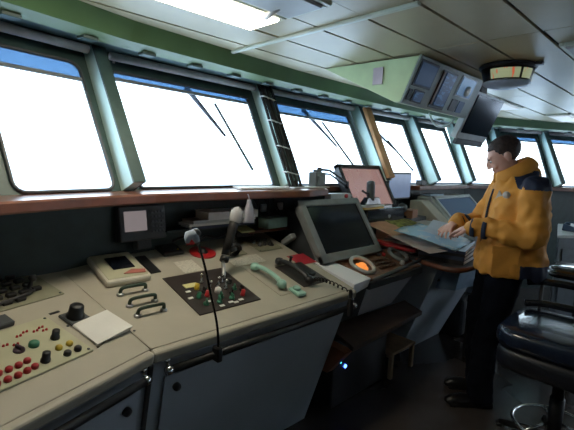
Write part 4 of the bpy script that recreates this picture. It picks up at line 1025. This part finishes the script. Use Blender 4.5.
# trousers
b=MB()
ell(b,(0,-.01,.93),(.165,.125,.14))
for s,ft in ((-1,V((-.125,.095,.10))),(1,V((.085,.045,.10)))):
    hip=V((s*.088,-.005,.90)); kn=V((s*.105,.07,.51)); limb(b,[hip,hip.lerp(kn,.5),kn],[.115,.100,.085]); b.tube([kn,kn.lerp(ft,.4),ft+V((0,0,.04)),ft+V((0,-.005,-.06))],[.083,.080,.076,.084],18)
fuse(b,.010,.6,5,.014,9,name='trousers',mats=[trouser_m],parent=man)
# shoes
for s,ft,an in ((-1,V((-.128,.10,0)),8),(1,V((.085,.05,0)),2)):
    b=MB(); Ms=T(*ft)@Mx.Rotation(R(an),4,'Z')
    ell(b,Ms@V((0,.10,.040)),(.048,.11,.036),Ms.to_3x3().to_4x4()); ell(b,Ms@V((0,-.045,.050)),(.040,.055,.048)); ell(b,Ms@V((0,.0,.07)),(.042,.06,.045)); ell(b,Ms@V((0,.185,.030)),(.034,.035,.024)); b.box((0,.06,.010),(.086,.27,.020),M=Ms,bev=.004); b.box((0,-.05,.018),(.078,.09,.036),M=Ms,bev=.004)
    fuse(b,.006,.4,2,name='shoe',mats=[shoe_m],parent=man)
# jacket
b=MB()
def ering(b,prof):
    """prof: list (z,cx,cy,rx,ry) -> lofted body"""
    rings=[]
    for z,cx,cy,rx,ry in prof:
        rings.append([b.bm.verts.new((cx+rx*math.copysign(abs(math.cos(a))**.8,math.cos(a)),cy+ry*math.copysign(abs(math.sin(a))**.8,math.sin(a)),z)) for a in [2*math.pi*k/36 for k in range(36)]])
    for r0,r1 in zip(rings,rings[1:]):
        for k in range(36): b.bm.faces.new((r0[k],r0[(k+1)%36],r1[(k+1)%36],r1[k]))
    b.bm.faces.new(rings[0][::-1]); b.bm.faces.new(rings[-1])
ering(b,[(.895,0,-.045,.225,.195),(.94,0,-.045,.23,.20),(1.02,0,-.05,.222,.195),(1.10,0,-.055,.208,.185),(1.22,0,-.06,.215,.185),(1.34,0,-.065,.222,.175),(1.43,0,-.065,.212,.155),(1.49,0,-.06,.165,.125),(1.54,0,-.05,.105,.09)])
ell(b,(0,-.120,1.545),(.095,.050,.055)); ell(b,(-.075,-.06,1.515),(.05,.09,.045)); ell(b,(.075,-.06,1.515),(.05,.09,.045)); ell(b,(-.04,.05,1.47),(.05,.04,.045)); ell(b,(.04,.05,1.47),(.05,.04,.045))
for sh_,el,wr in ((shL,elL,wrL),(shR,elR,wrR)):
    limb(b,[sh_+V((0,-.01,.0)),(sh_+el)/2+V((0,-.01,0)),el+V((0,-.01,-.012))],[.088,.082,.078]); w2=el.lerp(wr,.93); limb(b,[el+V((0,-.005,-.012)),el.lerp(wr,.4),w2],[.076,.068,.056])
def jc(c):
    # material zones by garment seams
    sleeve=None
    for el,wr in ((elL,wrL),(elR,wrR)):
        d=wr-el; t=(c-el).dot(d)/d.length_squared; dist=(c-(el+d*t)).length
        if t>5: return 1
    if c.z>1.455+.4*max(0,.17-abs(c.x)) and c.z<1.57 and c.y<.01 and c.y>-.30 and abs(c.x)>.095: return 1
    if c.z<.985 and c.y<-.03: return 1
    if abs(c.z-.86)<.0: return 1
    return 0
jk=fuse(b,.009,.55,4,.024,9.5,name='jacket',mats=[jacket_m,navy_m],classify=jc,parent=man)
# raised collar
b=MB(); 
pts=[(.086*math.cos(a),-.022+.100*math.sin(a),1.568-.060*math.sin(a)) for a in [R(100+ (340)*k/30) for k in range(31)]]
b.tube(pts,.020,12,flat=2.3); cl=b.build('collar',jacket_m,man)
for el,wr,t0,t1 in ((elL,wrL,.73,.81),(elL,wrL,.94,1.02),(elR,wrR,.66,.74),(elR,wrR,.88,.98)):
    b=MB(); d_=wr-el; rr=lambda t:.076-(t*.020)+.004
    b.tube([el.lerp(wr,t0),el.lerp(wr,(t0+t1)/2),el.lerp(wr,t1)],[rr(t0),rr((t0+t1)/2),rr(t1)],24)
    b.build('cuff_band',navy_m,man)
# pocket flap, zip, badges on the jacket
def on(x,y,z,d): return T(x,y,z)
b=MB(); b.box((0,0,0),(.004,.15,.16),bev=.002); b.build('pocket',jacket_m,man,M=T(-.218,.055,1.0)@Mx.Rotation(R(-6),4,'Z'))
b=MB(); b.box((0,0,0),(.006,.16,.05),bev=.002); b.build('pocket_flap',jacket_m,man,M=T(-.216,.055,1.075)@Mx.Rotation(R(-6),4,'Z'))
b=MB(); b.tube(sm([(0,.145,.86),(0,.140,1.0),(0,.128,1.15),(0,.115,1.32),(0,.09,1.44)],5),.008,6); b.build('zip',navy_m,man)
b=MB(); b.prism([(-.03,-.03),(.03,-.03),(0,.035)],2,0,.004); b.build('badge',patch_m,man,M=T(-.095,.085,1.405)@Mx.Rotation(R(42),4,'Z')@Mx.Rotation(R(75),4,'X'))
b=MB(); b.lathe([(.022,0),(.022,.004)],seg=20); b.build('badge',patch_m,man,M=T(-.165,.070,1.415)@Mx.Rotation(R(62),4,'Z')@Mx.Rotation(R(-78),4,'X')@Mx.Rotation(R(180),4,'X'))

# ------------------------------------------------------------------ world, light, camera
w=bpy.data.worlds.new('sky'); sc.world=w; w.use_nodes=True; nt=w.node_tree; bg=nt.nodes['Background']
tc=nt.nodes.new('ShaderNodeTexCoord'); sx=nt.nodes.new('ShaderNodeSeparateXYZ'); rp=nt.nodes.new('ShaderNodeValToRGB')
nt.links.new(tc.outputs['Generated'],sx.inputs[0]); nt.links.new(sx.outputs['Z'],rp.inputs['Fac']); nt.links.new(rp.outputs['Color'],bg.inputs['Color'])
rp.color_ramp.elements[0].color=(.80,.90,1,1); rp.color_ramp.elements[1].color=(.60,.76,1,1); bg.inputs['Strength'].default_value=3.4
cam=bpy.data.cameras.new('camera'); co=bpy.data.objects.new('camera',cam); COL.objects.link(co); sc.camera=co
cam.sensor_fit='HORIZONTAL'; cam.sensor_width=36.; cam.lens=415./574*36; cam.clip_start=.02; cam.clip_end=10000
p=math.atan(53/415); ro=R(2.4); th=R(45.5)
Mz=Mx(((math.sin(th),math.cos(th),0),(-math.cos(th),math.sin(th),0),(0,0,1)))
R0=V((1,0,0));U0=V((0,math.sin(p),math.cos(p)));F0=V((0,math.cos(p),-math.sin(p)))
Rt=Mz@(math.cos(ro)*R0+math.sin(ro)*U0);Up=Mz@(-math.sin(ro)*R0+math.cos(ro)*U0);Fw=Mz@F0
co.matrix_world=Mx(((Rt.x,Up.x,-Fw.x,0),(Rt.y,Up.y,-Fw.y,0),(Rt.z,Up.z,-Fw.z,1.56),(0,0,0,1)))
vs=sc.view_settings; vs.view_transform='Standard'; vs.look='None'; vs.exposure=.93; vs.gamma=1.
sc.cycles.max_bounces=8; sc.cycles.diffuse_bounces=5
